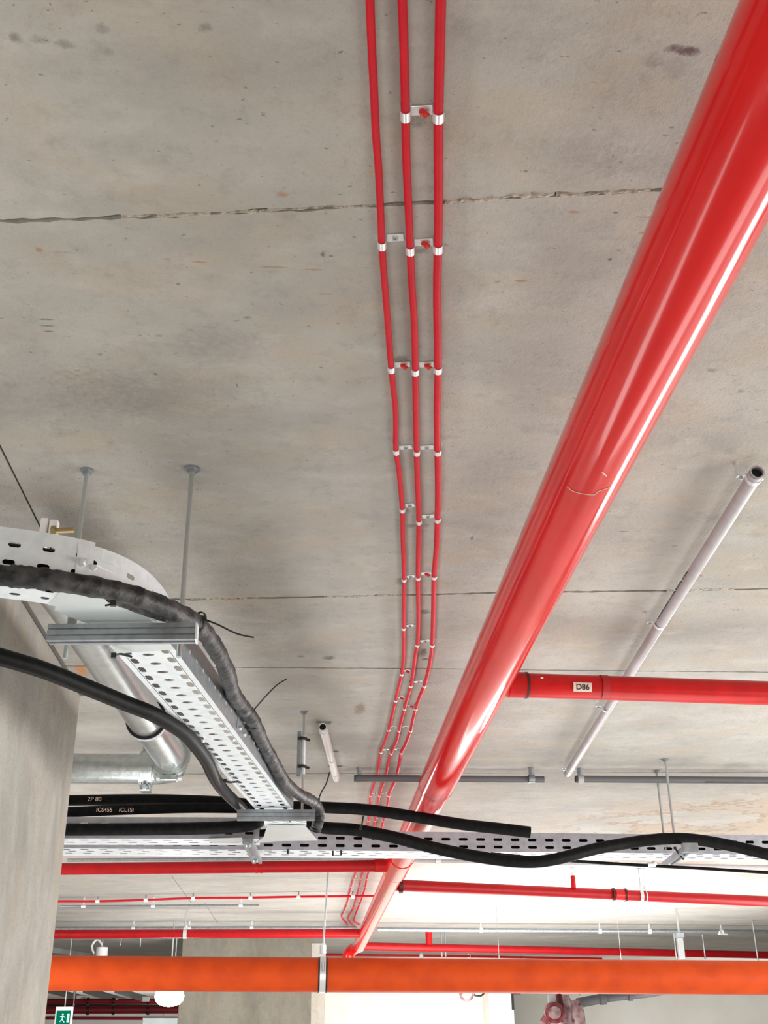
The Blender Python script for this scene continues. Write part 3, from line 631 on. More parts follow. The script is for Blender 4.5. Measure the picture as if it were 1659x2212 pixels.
perf(MB(), mpb, 0, L1, rows).build('tray_base', M['galv'], tr, smooth=False, solid=.0016)
def mpw(off): return lambda u, v: E1+sdir*u+sl*off+Z*v
wall_rows = [(0, .045), (.045, .072, .105, 0, .017, .007), (.072, TH-.012), (TH-.012, TH)]
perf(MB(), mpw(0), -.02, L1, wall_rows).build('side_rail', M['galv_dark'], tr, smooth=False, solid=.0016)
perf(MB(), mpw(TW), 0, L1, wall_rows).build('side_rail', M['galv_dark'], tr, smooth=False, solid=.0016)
for u in (1.18,):    # joint with splice plate and bolts
    MB().obox(E1+sdir*u-sl*.002+Z*TH*.5, sdir*.10, sl*.0012, Z*TH*.36).build('splice_plate', M['galv_dark'], tr, smooth=False)
    for k, (du, dv) in enumerate(((-.05, .03), (-.05, .085), (.05, .03), (.05, .085))):
        MB().hexa(E1+sdir*(u+du)-sl*.007+Z*dv, sl, .009, .012).build('bolt', M['zinc'], tr)
    for v in (.035, .16):
        MB().hexa(E1+sdir*u+sl*v-Z*.006, Z, .009, .012).build('bolt', M['zinc'], tr)
# ---- elbow + left tray : path along the outer edge from x<0 to E1
ZL = 2.80
O = [P(-260, 1205, ZL), P(-60, 1229, ZL), P(60, 1243, ZL), P(150, 1257, ZL), P(225, 1275, ZL), P(292, 1305, ZL), P(340, 1345, ZL), E1+Vector((0, 0, 0)), E1+sdir*.03]
op_ = crom(O, 5)
seg = [0]
for a, b in zip(op_, op_[1:]): seg.append(seg[-1]+(b-a).length)
def onp(u, v=0, h=0):
    u = max(0, min(seg[-1]-1e-5, u))
    for i in range(len(op_)-1):
        if seg[i] <= u <= seg[i+1]:
            f = (u-seg[i])/(seg[i+1]-seg[i]); p = op_[i].lerp(op_[i+1], f)
            t0 = (op_[min(i+1, len(op_)-1)]-op_[max(i-1, 0)]).normalized(); t1 = (op_[min(i+2, len(op_)-1)]-op_[i]).normalized(); tt = t0.lerp(t1, f).normalized()
            nn = Vector((-tt.y, tt.x, 0)).normalized(); return p+nn*v+Z*h
us = None
for i, p in enumerate(op_):
    if us is None and p.x > P(185, 1266, ZL).x: us = seg[i]
el = thing('cable_tray', onp(us*.6), 'curved galvanised cable tray entering from the left edge above the black bundle', 'tray', 'galvanised cable trays')
perf(MB(), lambda u, v: onp(u, 0, v), 0, us, [(0, .018), (.018, .046, .085, .0, .0165, .0075), (.046, .072), (.072, .098, .085, .1, .0165, .0075), (.098, .134)]).build('side_rail', M['galv'], el, smooth=False, solid=.0016)
perf(MB(), lambda u, v: onp(u, -.0022, v), us-.05, seg[-1]-.06, [(0, .03), (.03, .058), (.058, .084, .13, -.2, .017, .0075), (.084, .122)]).build('bend_rail', M['galv'], el, smooth=False, solid=.0016)
perf(MB(), lambda u, v: onp(u, v), 0, us*.92, [(0, .03), (.03, .056, .10, 0, .017, .009), (.056, .08), (.08, .11, .10, 0, .017, .009), (.11, .14), (.14, .166, .10, 0, .017, .009), (.166, TW)]).build('tray_base', M['galv'], el, smooth=False, solid=.0016)
perf(MB(), lambda u, v: onp(u, v, -.002), us*.88, seg[-1], [(0, .1), (.1, TW)]).build('bend_base', M['plate'], el, smooth=False, solid=.0016)
perf(MB(), lambda u, v: onp(u, TW, v), 0, us*.92, [(0, .05), (.05, .10)]).build('side_rail', M['galv'], el, smooth=False, solid=.0016)
bq = onp(us-.03, -.009, .062); MB().hexa(bq, Y, .013, .012).tube([bq-Y*.004, bq-Y*.02], .007, 8).build('bolt', M['zinc'], el)
bq = onp(us+.0, -.009, .054); MB().hexa(bq, Y, .008, .01).build('bolt', M['zinc'], el)
for v_, h_ in ((.06, .045), (.13, .045), (.09, .09)):
    tag(MB().tube([onp(u_*(us+.1)/14, v_, h_) for u_ in range(15)], .034, 12).build('power_cable', M['rubber']), 'black filler cable added inside the curved tray to darken its slots', 'cable', 'filler cables added in the curved tray')  # added black tubes that keep the rail slots dark
# flat joining plate under the bend
z = ZB-.004; pl = [P(127, 1277, z), P(118, 1318, z), P(150, 1333, z), P(185, 1346, z), P(335, 1346, z), P(290, 1308, z), P(235, 1285, z)]
tag(MB().add(pl+[p+Z*.003 for p in pl], [tuple(range(7)), tuple(range(13, 6, -1))]+[(i, (i+1) % 7, 7+(i+1) % 7, 7+i) for i in range(7)]).build('tray_cover_plate', M['plate'], smooth=False), 'bluish zinc plate under the tray bend, above the near strut channel', 'plate')

# ---- horizontal far tray (beta) and left short tray (alpha)
ZT = 2.835
B0 = P(120, 1832, ZT); B1 = P(1659, 1845, ZT); bd = (B1-B0).normalized(); bs = Vector((-bd.y, bd.x, 0)); BL = (B1-B0).length+1.0
ht = thing('cable_tray', B0.lerp(B1, .5), 'long slotted cable tray running across the picture in front of the red main', 'tray', 'galvanised cable trays')
def hb(u, v): return B0+bd*u+bs*v
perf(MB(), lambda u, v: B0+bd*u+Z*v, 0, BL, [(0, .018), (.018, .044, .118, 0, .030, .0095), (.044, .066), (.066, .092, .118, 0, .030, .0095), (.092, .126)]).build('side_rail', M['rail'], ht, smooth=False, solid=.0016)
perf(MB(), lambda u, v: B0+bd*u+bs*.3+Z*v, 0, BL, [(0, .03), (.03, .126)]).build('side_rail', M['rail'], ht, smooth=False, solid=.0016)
perf(MB(), hb, 0, BL, [(0, .02), (.02, .06, .118, 0, .028, .013), (.06, .09), (.09, .13, .118, .3, .028, .013), (.13, .17), (.17, .21, .118, 0, .028, .013), (.21, .30)]).build('tray_base', M['galv'], ht, smooth=False, solid=.0016)
C0 = P(110, 1811, ZB); C1 = P(560, 1812, ZB); cd = (C1-C0).normalized(); cs = Vector((-cd.y, cd.x, 0)); CLn = (C1-C0).length
at_ = thing('cable_tray', C0.lerp(C1, .5), 'short cable tray at the left under the thick black cables, nearer than the long tray', 'tray', 'galvanised cable trays')
perf(MB(), lambda u, v: C0+cd*u+Z*v, 0, CLn, [(0, .02), (.02, .046, .118, 0, .026, .008), (.046, .07), (.07, .096, .118, 0, .026, .008), (.096, .126)]).build('side_rail', M['rail'], at_, smooth=False, solid=.0016)
perf(MB(), lambda u, v: C0+cd*u+cs*v, 0, CLn, [(0, .03), (.03, .08, .118, 0, .03, .013), (.08, .11), (.11, .16, .118, .3, .03, .013), (.16, .22)]).build('tray_base', M['galv'], at_, smooth=False, solid=.0016)
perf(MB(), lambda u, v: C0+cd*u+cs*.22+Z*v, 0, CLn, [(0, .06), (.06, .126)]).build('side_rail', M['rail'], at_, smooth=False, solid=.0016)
for i_, (v_, h_) in enumerate(((.06, .04), (.14, .04), (.22, .04), (.10, .095), (.19, .095))):
    a_ = hb(.02, v_)+Z*h_; b_ = hb(BL-.05, v_)+Z*h_
    tag(MB().tube([a_, b_], .034, 12).build('power_cable', M['rubber']), 'thick black filler cable added inside the long cross tray to darken its slots', 'cable', 'filler cables added in the cross tray')  # fillers added so the tray interior reads dark through the slots
# bend base: stub of tray + plates
z = ZB-.006
def plate(px, label, m='plate', th=.003, z=z):
    pl = [P(x, y, z) for x, y in px]; n = len(pl)
    return tag(MB().add(pl+[p+Z*th for p in pl], [tuple(range(n)), tuple(range(2*n-1, n-1, -1))]+[(i, (i+1) % n, n+(i+1) % n, n+i) for i in range(n)]).build('tray_cover_plate', M[m], smooth=False), label, 'plate')
plate([(577, 1784), (659, 1784), (686, 1816), (600, 1817), (552, 1822), (570, 1808)], 'pale zinc plate joining the diagonal tray to the long cross tray')
plate([(450, 1812), (522, 1810), (528, 1820), (458, 1822)], 'small pale zinc plate under the short left tray end', z=ZB-.004)
stub = thing('cable_tray', P(620, 1778, ZB), 'short perforated tray stub between far strut and pale joining plate', 'tray', 'galvanised cable trays')
S0 = P(572, 1783, ZB+.004); S1 = P(662, 1783, ZB+.004); S2 = P(560, 1768, ZB+.004)
perf(MB(), lambda u, v: S0+(S1-S0).normalized()*u+Vector((-(S1-S0).y, (S1-S0).x, 0)).normalized()*(v-.28), 0, (S1-S0).length, [(0, .08), (.08, .11, .07, 0, .02, .009), (.11, .14, .07, .3, .02, .009), (.14, .17, .07, 0, .02, .009), (.17, .20, .07, .3, .018, .009), (.20, .24, .07, 0, .02, .009), (.24, .30)]).build('tray_base', M['galv'], stub, smooth=False, solid=.0016)
# struts below the cross tray, pointing away
A = P(535, 1811, 2.795); B = P(556, 1856, 2.795); s3 = channel(A, B, .06, .03, 'open strut bracket pointing away beneath the cross tray, left of centre')
u = (B-A).normalized()
for f in (.08, .82): MB().hexa(A.lerp(B, f)-Z*.034, Z, .014, .016).build('bolt', M['rod'], s3)
A = P(1480, 1830, 2.79); B = P(1438, 1862, 2.79); s4 = channel(A, B, .05, .04, 'strut bracket with bolts under the cross tray at the two hanging rods')
for f in (.15, .75): MB().hexa(A.lerp(B, f)-Z*.045, Z, .014, .02).build('bolt', M['rod'], s4)
MB().obox(A+Vector((.02, -.03, -.01)), X*.05, Y*.02, Z*.03).build('clamp_block', M['galv_dark'], s4, smooth=False, bevel=.004)
rods(1437, 1640, 2.86, 'hanging rod reaching the long tray at right, nearer of the pair', .009)
rods(1418, 1665, 2.86, 'hanging rod behind its twin, reaching the long tray at right', .008)
for i, (x, y0, y1) in enumerate([(719, 1838, 1846), (622, 1834, 1840), (737, 1837, 1843)]):
    a, b = P(x, y0, 2.83), None; b = a-Z*.03
    tag(MB().tube([a, b], .006, 6).build('cable_tie', M['tie']), ['black tie tail under the cross tray near the orange pipe rod', 'black tie tail under the cross tray near the pale plate', 'second black tie tail under the cross tray right of the orange pipe rod'][i], 'cable tie')

# ================================================================== GALVANISED PIPES (left)
g = thing('galvanised_pipe', (-.8, 5, 3.4), 'shiny galvanised pipe elbowing from behind the diagonal tray to the left', 'pipe')
ga = P(372, 1640, 3.1); gb = P(213, 1396, 3.1); gd = (gb-ga).normalized(); gr = .086
ge = gb+gd*.62; MB().tube(crom([ga, ga.lerp(gb, .5), gb, ge, ge+gd*.12+X*-.05, ge+gd*.17+X*-.14, ge+gd*.17+X*-.2], 4), gr, 40).build('pipe_length', M['galv_pipe'], g)
ba = P(318, 1660, 3.1); bb = P(150, 1660, 3.1); MB().tube([ba, bb-X*1.2], gr*.97, 40).build('pipe_length', M['galv_pipe'], g)
ctr = Vector((ga.x, ba.y, 3.1))
MB().tube(crom([ba-X*.02, ba+X*.06, ctr+Vector((-.07, -.02, 0)), ctr+Vector((-.02, -.07, 0)), ga+gd*.03], 5), gr*1.03, 32).build('elbow', M['galv_pipe'], g)
def coupling(c, ax, R):
    m = MB().ring(c, ax, R, .07, .016, 36).ring(c, ax, R, .03, .022, 36)
    o = m.build('coupling', M['galv_pipe'], g)
    for s, v in ((1, Vector((0, 0, -1))), (-1, Vector((0, 0, 1)))):
        s_ = ax.cross(Z).normalized()
        p = c+Z*(-.0)+v*(R+.03) if True else c
        MB().obox(p, ax*.03, s_*.045, Z*.018).build('bolt_lug', M['galv_pipe'], o, smooth=False, bevel=.006)
        MB().tube([p-s_*.07, p+s_*.07], .009, 8).hexa(p-s_*.058, s_, .015, .016).hexa(p+s_*.058, s_, .015, .016).build('bolt', M['galv'], o)
coupling(ba-X*.0, X, gr); coupling(ga+gd*.05, gd, gr)
rc = ga.lerp(gb, .42)
k = thing('pipe_ring_clamp', rc+Z*gr, 'dark rubber-lined ring clamp around the shiny galvanised pipe', 'clamp')
MB().ring(rc, gd, gr+.001, .045, .012, 36).build('rubber_lining', M['tie'], k)
MB().ring(rc, gd, gr+.012, .03, .003, 36).build('strap', M['galv'], k)
MB().tube([rc+Z*gr, Vector((rc.x, rc.y, CEIL))], .007, 8).build('rod', M['rod'], k)
# bracket and bolt near ceiling at the left tray
bk = thing('ceiling_bracket', PY(105, 1150, 3.5), 'pale bracket with a brass-coloured bolt above the curved tray', 'bracket')
q = PY(95, 1152, 3.5); MB().obox(q, X*.012, Y*.02, Z*.05).obox(q+X*.03, X*.014, Y*.016, Z*.045).build('plate', M['white'], bk, smooth=False, bevel=.003)
q = PY(113, 1147, 3.48); MB().hexa(q+X*.004, X, .018, .014).build('nut', M['brass'], bk)
e = PY(160, 1145, 3.48); MB().tube([q, e], .0095, 12).build('bolt', M['brass'], bk)
for i in range(9): pass

# ================================================================== BLACK CABLES
def cable(pts, r, label, m='rubber', mode='Y', name='power_cable', n=18, sub=6, group='thick black power cables', rj=0.):
    w = [(PY(*p) if mode == 'Y' else P(*p)) for p in pts]; pp = crom(w, sub)
    rr = [r*(1+rj*random.uniform(-1, 1)) for _ in pp] if rj else r
    return tag(MB().tube(pp, rr, n).build(name, M[m]), label, 'cable', group)
cable([(-80, 1398, 2.78), (0, 1419, 2.78), (90, 1446, 2.78), (181, 1482, 2.78), (271, 1519, 2.78), (331, 1543, 2.78), (392, 1579, 2.78), (422, 1609, 2.78), (446, 1643, 2.78), (464, 1681, 2.78), (488, 1713, 2.79), (518, 1742, 2.82), (535, 1762, 2.85)], .029, 'thick black cable crossing the concrete column and passing under the diagonal tray', mode='Z')
bB = [(-90, 1236, 2.80), (0, 1243, 2.83), (70, 1248, 2.86), (150, 1259, 2.90), (240, 1275, 2.99), (320, 1297, 3.10), (385, 1325, 3.28), (430, 1352, 3.48), (465, 1400, 3.72), (490, 1450, 4.0), (504, 1498, 4.32), (526, 1530, 4.55), (547, 1558, 4.72), (566, 1600, 5.0), (590, 1645, 5.3), (615, 1688, 5.6), (645, 1715, 5.95), (676, 1731, 6.25), (688, 1748, 6.38), (688, 1770, 6.42), (681, 1795, 6.45)]
cable(bB, .030, 'dusty dark wrapped cable bundle following the outer side of the curved tray', 'wrap', group=None, rj=.09, sub=8, n=22)
cable([(240, 1288, 3.02), (300, 1312, 3.14), (370, 1335, 3.3), (430, 1350, 3.46)], .018, 'second dark cable tucked under the dusty bundle at the bend', 'wrap', group=None, rj=.06)
cable([(560, 1744, 7.1), (640, 1743, 7.05), (700, 1744, 7.0), (800, 1750, 6.98), (900, 1765, 6.96), (1000, 1781, 6.95), (1080, 1790, 6.95), (1145, 1798, 6.95)], .034, 'stiff black cable with a cut end lying above the long tray, centre')
cable([(660, 1775, 7.15), (700, 1788, 7.15), (770, 1793, 7.15), (860, 1811, 7.2), (940, 1832, 7.25), (1040, 1852, 7.3), (1130, 1862, 7.3), (1200, 1856, 7.3), (1290, 1833, 7.4), (1400, 1815, 7.5), (1480, 1812, 7.5), (1560, 1823, 7.5), (1659, 1846, 7.45), (1760, 1875, 7.4)], .037, 'long sagging black cable waving across the front of the long tray')
cable([(1060, 1844, 7.5), (1200, 1857, 7.55), (1300, 1864, 7.6), (1400, 1870, 7.6), (1500, 1875, 7.6), (1659, 1885, 7.6), (1760, 1890, 7.6)], .010, 'thin straight black cable below the long tray at right', group=None)
k1 = cable([(60, 1729, 7.3), (150, 1729, 7.3), (330, 1727, 7.3), (480, 1732, 7.3), (560, 1740, 7.3)], .0335, 'upper thick black cable at left with pale printed characters 2P80')
k2 = cable([(60, 1757, 7.15), (150, 1754, 7.15), (300, 1748, 7.15), (420, 1745, 7.15), (540, 1746, 7.15)], .031, 'lower thick black cable at left with pale printed line of characters')
cable([(60, 1792, 6.98), (150, 1792, 6.98), (330, 1791, 6.98), (450, 1789, 6.97), (520, 1785, 6.97), (556, 1777, 7.0), (572, 1766, 7.1)], .036, 'thick black cable curling up into the tray at left below the pale strip')
cable([(470, 1806, 7.2), (530, 1803, 7.2), (575, 1798, 7.2), (588, 1790, 7.3)], .022, 'short cut black cable end resting on the pale joining plate', group=None)
def cyl_text(s, px, py, Yc, r, size, parent):
    c = PY(px, py, Yc)
    text(s, size, lambda x, y: Vector((c.x+x, c.y-math.sqrt(max(0, (r*1.06)**2-(y)**2))-.0004, c.z+y)), M['sticker'], parent, bold=.0004)
cyl_text('2P 80', 206, 1729, 7.3, .0335, .038, k1)
cyl_text('ICS455    ICL1SI', 250, 1752, 7.15, .031, .034, k2)

# cable ties
def tie(pts, label, mode='Y', r=.003, ring=None):
    w = crom([PY(*p) for p in pts], 4); t = thing('cable_tie', w[0], label, 'cable tie', 'black cable ties')
    MB().tube(w, r, 6).build('tail', M['tie'], t)
    MB().obox(w[0], X*.008, Y*.006, Z*.008).build('head', M['tie'], t, smooth=False)
    if ring: MB().ring(PY(*ring[0]), ring[1], ring[2], .008, .003, 20).build('loop', M['tie'], t)
tie([(436, 1336, 3.42), (470, 1349, 3.41), (512, 1369, 3.42), (548, 1377, 3.45)], 'black cable tie with long tail sticking right from the dusty bundle bend', ring=((428, 1345, 3.45), Vector((.7, .7, -.1)), .034))
tie([(547, 1535, 4.62), (575, 1503, 4.7), (598, 1480, 4.7), (619, 1467, 4.72)], 'black cable tie with tail pointing up right from the bundle middle', ring=((545, 1560, 4.74), Vector((.25, 1, -.2)), .034))
tie([(688, 1728, 6.3), (694, 1712, 6.3), (705, 1692, 6.3), (712, 1668, 6.3)], 'black cable tie with tail rising from the bundle end near white conduit', r=.004)
tie([(638, 1752, 6.36), (632, 1762, 6.34), (626, 1775, 6.34)], 'black cable tie hanging from the far strut channel', r=.004)
tie([(779, 1789, 7.06), (783, 1776, 7.05), (785, 1762, 7.05)], 'black cable tie linking the stiff cable and the sagging cable', r=.005)
tie([(246, 1416, 3.52), (262, 1413, 3.54), (285, 1419, 3.56)], 'black cable tie through the tray slots near the upper strut', r=.004)
tie([(486, 1687, 5.35), (497, 1690, 5.36), (515, 1688, 5.38)], 'black cable tie through the tray slots at the lower left edge', r=.005)
tie([(415, 1619, 4.85), (424, 1622, 4.85), (436, 1622, 4.86)], 'black cable tie between black cable and tray, mid way down', r=.004)
tie([(1458, 1832, 7.42), (1465, 1842, 7.4), (1477, 1857, 7.38)], 'black cable tie tail at the strut bracket under the right rods', r=.006)
tie([(245, 1303, 2.93), (238, 1306, 2.93), (228, 1308, 2.92)], 'black cable tie tail above the bluish zinc plate', r=.003)
tag(MB().ring(PY(1407, 1868, 7.6), X, .010, .05, .006, 12).ring(PY(1413, 1866, 7.6), Vector((1, 0, .8)), .012, .02, .006, 12).build('cable_tie', M['white']), 'white tie around the thin black cable at right', 'cable tie')

# ================================================================== FAR THINGS
# long thin conduits close to the ceiling
def cpipe(px0, py0, px1, py1, z, r, label, m='pvc', clips=()):
    a, b = P(px0, py0, z), P(px1, py1, z); t = thing('conduit', (a+b)/2, label, 'conduit', 'distant conduits under the ceiling')
    MB().tube([a, b], r, 10).build('tube', M[m], t)
    for x in clips:
        f = (x-px0)/(px1-px0); q = a.lerp(b, f)
        MB().ring(q, X, r, .05, .010, 10).tube([q, Vector((q.x, q.y, CEIL))], .010, 6).build('clip', M['galv'], t)
cpipe(120, 2006, 770, 2005, CEIL-.10, .028, 'distant thin conduit just above the far left red pipe', 'galv_dark', (285, 405, 540))
cpipe(815, 2008, 1659, 2013, CEIL-.10, .030, 'distant thin conduit crossing above the far right red pipe', 'galv_dark', (1030, 1284, 1393, 1553))
cpipe(145, 1858, 830, 1853, CEIL-.09, .016, 'thin grey conduit just above the red branch under the trays', 'galv_dark')
cpipe(890, 1859, 1659, 1873, CEIL-.09, .018, 'thin pale conduit behind the long tray at right', 'pvc', (944, 1322))
cpipe(560, 1955, 130, 1958, CEIL-.10, .012, 'very thin grey line of conduit below the thin red cable, left', 'galv_dark', (520, 330, 180))
# hanging rods far away
for i, (x, y, yb, r) in enumerate([(953, 2012, 2066, .012), (961, 2012, 2066, .012), (1455, 2014, 2074, .014), (1463, 2014, 2074, .014), (1517, 2018, 2072, .014), (1625, 1988, 2076, .012), (402, 1964, 2005, .012), (304, 2026, 2045, .010), (262, 2024, 2042, .010), (382, 2024, 2066, .010)]):
    q = P(x, y); zt = PY(x, yb, q.y).z
    tag(MB().tube([q, Vector((q.x, q.y, zt))], r, 8).build('hanging_rod', M['rod']), 'thin distant hanging rod, ' + ['left of a close pair above the orange pipe', 'right of a close pair above the orange pipe', 'left beside a dark box above the orange pipe', 'at the dark box above the orange pipe', 'single, right of the dark box', 'long, near the right edge', 'above the white hanger near the column', 'among ducts left of the wide column', 'leftmost among the ducts', 'at the left edge of the wide column'][i], 'rod', 'distant hanging rods')
q = PY(1468, 2026, 16.); t = thing('junction_box', (q.x, q.y, CEIL), 'narrow grey box hanging beside distant rods above the orange pipe', 'box')
zb = PY(1468, 2072, 16.).z; MB().box((q.x-.04, 15.96, zb), (q.x+.04, 16.04, q.z)).build('body', M['duct'], t, smooth=False, bevel=.008)
MB().box((q.x-.055, 15.95, q.z-.0), (q.x+.05, 16.05, q.z+.06)).build('cap', M['galv_dark'], t, smooth=False)
MB().tube([(q.x, 16, q.z+.05), (q.x, 16, CEIL)], .015, 6).build('stem', M['rod'], t)
# drain bit near right: elbow in pale pvc
cpipe(1553, 2015, 1570, 2016, CEIL-.12, .03, 'short pale conduit stub with a dark open end near the right edge', 'white_pvc')
# rectangular ducts left of the wide column
dk = thing('ventilation_duct', (-4, 22, 3.0), 'grey rectangular duct above the orange pipe at the far left', 'duct', 'distant grey ducts')
a = PY(60, 2036, 21.); b = PY(372, 2078, 27.)
def beam(a, b, w, h, name, m, parent):
    ax = (b-a).normalized(); s = ax.cross(Z).normalized(); u = s.cross(ax)
    return MB().obox((a+b)/2, ax*((b-a).length/2), s*w/2, u*h/2).build(name, M[m], parent, smooth=False, bevel=.01)
beam(a, b, .5, .30, 'casing', 'duct', dk)
for f in (.3, .55, .8):
    q = a.lerp(b, f); ax = (b-a).normalized(); s = ax.cross(Z).normalized(); MB().obox(q, ax*.02, s*.28, Z*.18).build('flange', M['galv_dark'], dk, smooth=False)
d2 = thing('ventilation_duct', (-3, 24, 3.1), 'second grey duct crossing behind the first, left of the wide column', 'duct', 'distant grey ducts')
beam(PY(230, 2040, 28.5), PY(340, 2052, 28.5), .4, .26, 'casing', 'duct', d2)
MB().box((PY(255, 2040, 23.7).x, 23.7, PY(255, 2066, 23.7).z), (PY(262, 2040, 23.7).x, 23.75, PY(255, 2044, 23.7).z)).build('bracket', M['white'], d2, smooth=False)
q = PY(220, 2058, 20.); jb = thing('vent_outlet', (q.x, 20, CEIL), 'small white cylindrical outlet hanging before the grey ducts', 'outlet')
MB().tube([q+Z*.08, q-Z*.12], .095, 16).build('body', M['white'], jb)
MB().tube(crom([q+Vector((-.12, 0, -.02)), q+Vector((-.17, 0, .1)), q+Vector((-.1, 0, .2)), q+Vector((-.02, 0, .14)), q+Vector((0, 0, .06))], 4), .018, 8).build('hose', M['white_pvc'], jb)
MB().tube([q+Z*.08, Vector((q.x, q.y, CEIL))], .012, 6).build('stem', M['rod'], jb)
# bright lamp
q = PY(366, 2152, 17.2); lp = thing('ceiling_lamp', (q.x, q.y, CEIL), 'glowing white oval lamp below the orange pipe beside the wide column', 'lamp')
mb = MB(); mb.tube([q+X*s for s in (-.20, -.185, -.14, -.07, 0, .07, .14, .185, .20)], [.01, .06, .105, .128, .135, .128, .105, .06, .01], 20); mb.build('glass_cover', M['bulb'], lp)
MB().tube([q+Z*.13, q+Z*.17], .13, 20).build('base', M['white'], lp)
MB().tube([q+Z*.17, Vector((q.x, q.y, CEIL))], .012, 8).build('rod', M['rod'], lp)
# tube lamp hidden behind the orange pipe lighting the ceiling
for i, (px, yy) in enumerate(((1215, 13.6),)):
    q = PY(px, 2108, yy); lt = thing('tube_lamp', (q.x, q.y, CEIL), 'suspended tube lamp behind the orange pipe, right half', 'lamp')
    MB().tube([q-X*.75, q+X*.75], .035, 12).build('tube', M['tube'], lt)
    MB().box((q.x-.8, q.y-.04, q.z-.08), (q.x+.8, q.y+.04, q.z-.045)).build('housing', M['white'], lt, smooth=False)
    for s in (-.7, .7): MB().tube([(q.x+s, q.y+.05, q.z-.05), (q.x+s, q.y+.05, CEIL)], .003, 6).build('wire', M['rod'], lt)
# exit sign
q = PY(137, 2197, 18.); hs = 18./F*1.08
es = thing('exit_sign', (q.x, q.y, CEIL), 'small green and white exit sign hanging at the bottom left corner', 'sign')
w_, h_ = 15*hs, 17*hs
MB().box((q.x-w_, q.y, q.z-h_), (q.x+w_, q.y+.06, q.z+h_)).build('housing', M['white'], es, smooth=False)
MB().box((q.x-w_*.82, q.y-.006, q.z-h_*.85), (q.x+w_*.82, q.y, q.z+h_*.62)).build('green_panel', M['green'], es, smooth=False)
yy = q.y-.009
mb = MB(); mb.tube([(q.x-.01, yy, q.z+.035), (q.x-.01, yy-.001, q.z+.035)], .014, 10)
for p in ([(-.01, .018), (-.015, -.03)], [(-.015, -.03), (.02, -.07)], [(-.015, -.03), (-.045, -.062)], [(-.01, .012), (.03, -.008)], [(-.01, .012), (-.045, .004)]):
    mb.tube([(q.x+a, yy, q.z+b) for a, b in p], .007, 6)
mb.build('running_figure', M['signw'], es)
MB().box((q.x+.05, yy, q.z-.07), (q.x+.085, yy+.003, q.z+.045)).build('door_mark', M['signw'], es, smooth=False)
MB().tube([(q.x, q.y+.03, q.z+h_), (q.x, q.y+.03, CEIL)], .008, 6).build('stem', M['rod'], es)
# far red pipes bottom left
for i, (y0, y1, r, Yd, lab) in enumerate([(2137.5, 2137.5, .014, 26, 'very thin far red pipe directly under the orange pipe, left'), (2163, 2163, .055, 27, 'upper of two dark red far pipes below the orange pipe, left'), (2182, 2181, .07, 25, 'lower of two dark red far pipes, just above the exit sign'), (2199, 2200, .035, 28, 'lowest thin dark red far pipe beside the exit sign')]):
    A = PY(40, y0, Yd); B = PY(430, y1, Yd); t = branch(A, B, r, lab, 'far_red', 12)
    for f_ in (.3, .8): q_ = A.lerp(B, f_); MB().tube([q_, Vector((q_.x, q_.y, CEIL))], .012, 6).build('hanger_rod', M['rod'], t)
    if i in (1, 2):
        for x in (190, 245, 320): MB().ring(PY(x, y0, Yd), X, r, .05, .02, 12).build('coupling', M['dark_red'], t)
for i, (p0, p1, Yd, w) in enumerate([((190, 2140), (262, 2162), 30, .25), ((255, 2140), (315, 2158), 29, .16), ((110, 2140), (175, 2156), 30, .2)]):
    t = thing('ventilation_duct', PY(*p0, Yd), ['pale duct slanting under the orange pipe, middle of three', 'pale duct slanting under the orange pipe, rightmost of three', 'pale duct slanting under the orange pipe, leftmost of three'][i], 'duct', 'pale far ducts')
    beam(PY(*p0, Yd), PY(*p1, Yd-3), w, .1, 'casing', 'white', t)
t = thing('cable_tray', PY(200, 2170, 29), 'distant dark cable run between the two far red pipes', 'tray'); beam(PY(30, 2170, 29), PY(400, 2175, 29), .2, .06, 'casing', 'tie', t); q_ = PY(100, 2172, 29); MB().tube([q_, Vector((q_.x, q_.y, CEIL))], .012, 6).build('hanger_rod', M['rod'], t)
t = thing('ventilation_duct', PY(345, 2205, 22), 'pale blue grey duct corner at the bottom left of the wide column', 'duct'); beam(PY(310, 2208, 22.5), PY(400, 2208, 22.5), .4, .14, 'casing', 'plate', t)
# red valve set lower right
q0 = PY(1222, 2172, 25.); vs_ = thing('valve_set', (q0.x, q0.y, CEIL), 'red alarm valve assembly on the far wall with a dark pipe rising right', 'valve')
def pv(x, y, o=0): return PY(x, y, 25.+o)
MB().tube([pv(1214, 2150), pv(1216, 2172), pv(1220, 2196), pv(1222, 2225)], [.14, .20, .17, .2], 16).build('body', M['valve_pale'], vs_)
MB().tube([pv(1240, 2160), pv(1245, 2190), pv(1250, 2225)], [.13, .17, .16], 16).build('side_chamber', M['valve_pale'], vs_)
MB().tube([pv(1196, 2186, -.3), pv(1199, 2188, -.42)], .20, 20).build('flange', M['valve'], vs_)
MB().tube([pv(1197, 2187, -.41), pv(1199, 2188, -.5)], .12, 20).build('dial', M['valve_pale'], vs_)
MB().tube([pv(1175, 2212, -.2), pv(1190, 2188, -.2), pv(1212, 2170, -.1)], .10, 14).build('pipe_arm', M['valve'], vs_)
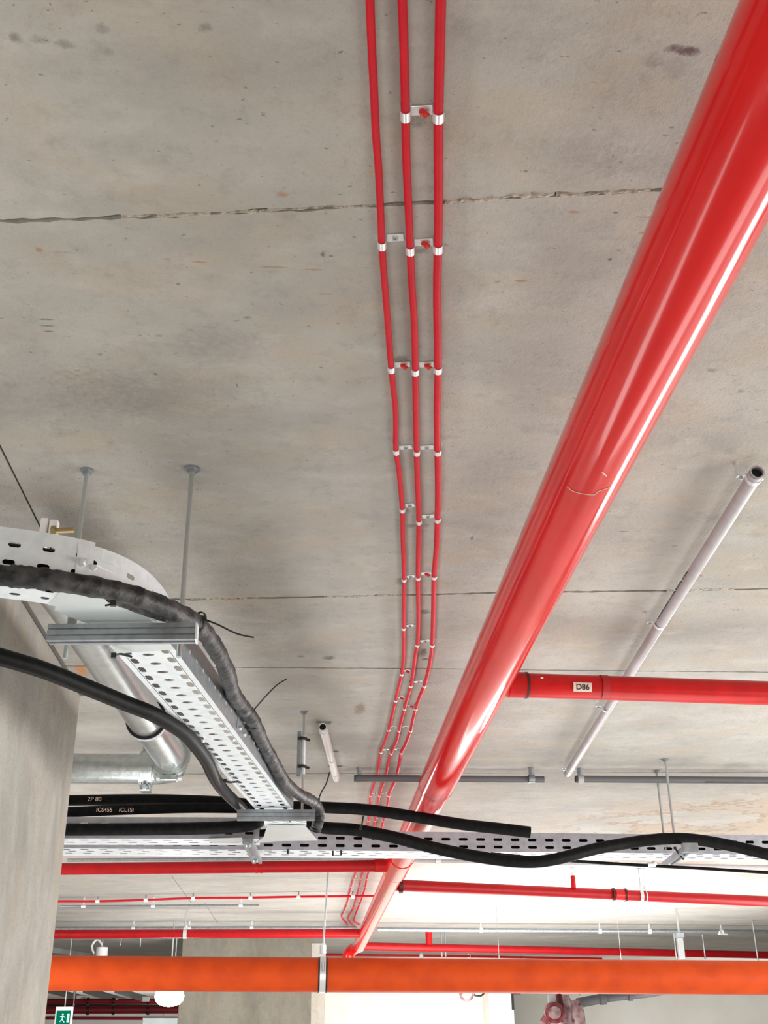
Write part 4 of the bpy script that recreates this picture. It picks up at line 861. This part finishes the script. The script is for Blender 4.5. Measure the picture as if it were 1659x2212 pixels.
MB().tube([pv(1207, 2150, -.1), pv(1210, 2176, -.2)], .07, 12).build('handle', M['dark_red'], vs_)
for p in ((1228, 2178), (1238, 2205), (1252, 2170), (1214, 2205)): MB().tube([pv(*p, -.22), pv(*p, -.28)], .035, 8).build('bolt', M['dark_red'], vs_)
for x in (1208, 1252): MB().tube([pv(x, 2150), Vector((pv(x, 2150).x, 25, CEIL))], .012, 6).build('rod', M['rod'], vs_)
MB().box((pv(1186, 2150, .3).x, 25.3, pv(1190, 2186, .3).z), (pv(1202, 2150, .3).x, 25.5, pv(1190, 2148, .3).z)).build('back_box', M['duct'], vs_, smooth=False)
MB().tube([pv(1247, 2167), pv(1300, 2157)], .095, 16).tube([pv(1300, 2157), pv(1398, 2146), pv(1440, 2139)], .08, 16).build('dark_pipe', M['dark_pvc'], vs_)
MB().ring(pv(1302, 2157), pv(1320, 2155)-pv(1300, 2157), .08, .12, .04, 18).ring(pv(1361, 2150), X, .08, .08, .03, 18).build('coupling', M['dark_pvc'], vs_)
# small fitting under orange pipe near the pale wall
q = PY(1008, 2147, 26.); t = thing('wall_fitting', q, 'small ring-shaped fitting with a black lead under the orange pipe, on pale wall', 'fitting')
MB().ring(q, Y, .11, .06, .045, 20).build('ring', M['valve_pale'], t)
MB().tube([q+Vector((-.16, 0, .1)), q+Vector((-.1, 0, .0))], .05, 10).build('cap', M['valve'], t)
MB().tube(crom([q+Vector((.1, 0, .1)), q+Vector((.16, 0, -.02)), q+Vector((.3, 0, -.04)), q+Vector((.42, 0, .06))], 4), .02, 8).build('lead', M['tie'], t)
MB().tube([q+Vector((0, 0, .1)), Vector((q.x, q.y, CEIL))], .02, 8).build('stem', M['rod'], t)
q = PY(1115, 2143, 26.6); t = thing('wall_fitting', q, 'small dark red bracket at the top corner of the white column', 'bracket')
MB().box((q.x-.12, 26.55, q.z-.04), (q.x+.1, 26.7, q.z+.04)).build('plate', M['dark_red'], t, smooth=False, bevel=.01)
MB().box((q.x-.11, 26.6, q.z-.35), (q.x-.06, 26.66, q.z)).build('bar', M['tie'], t, smooth=False)
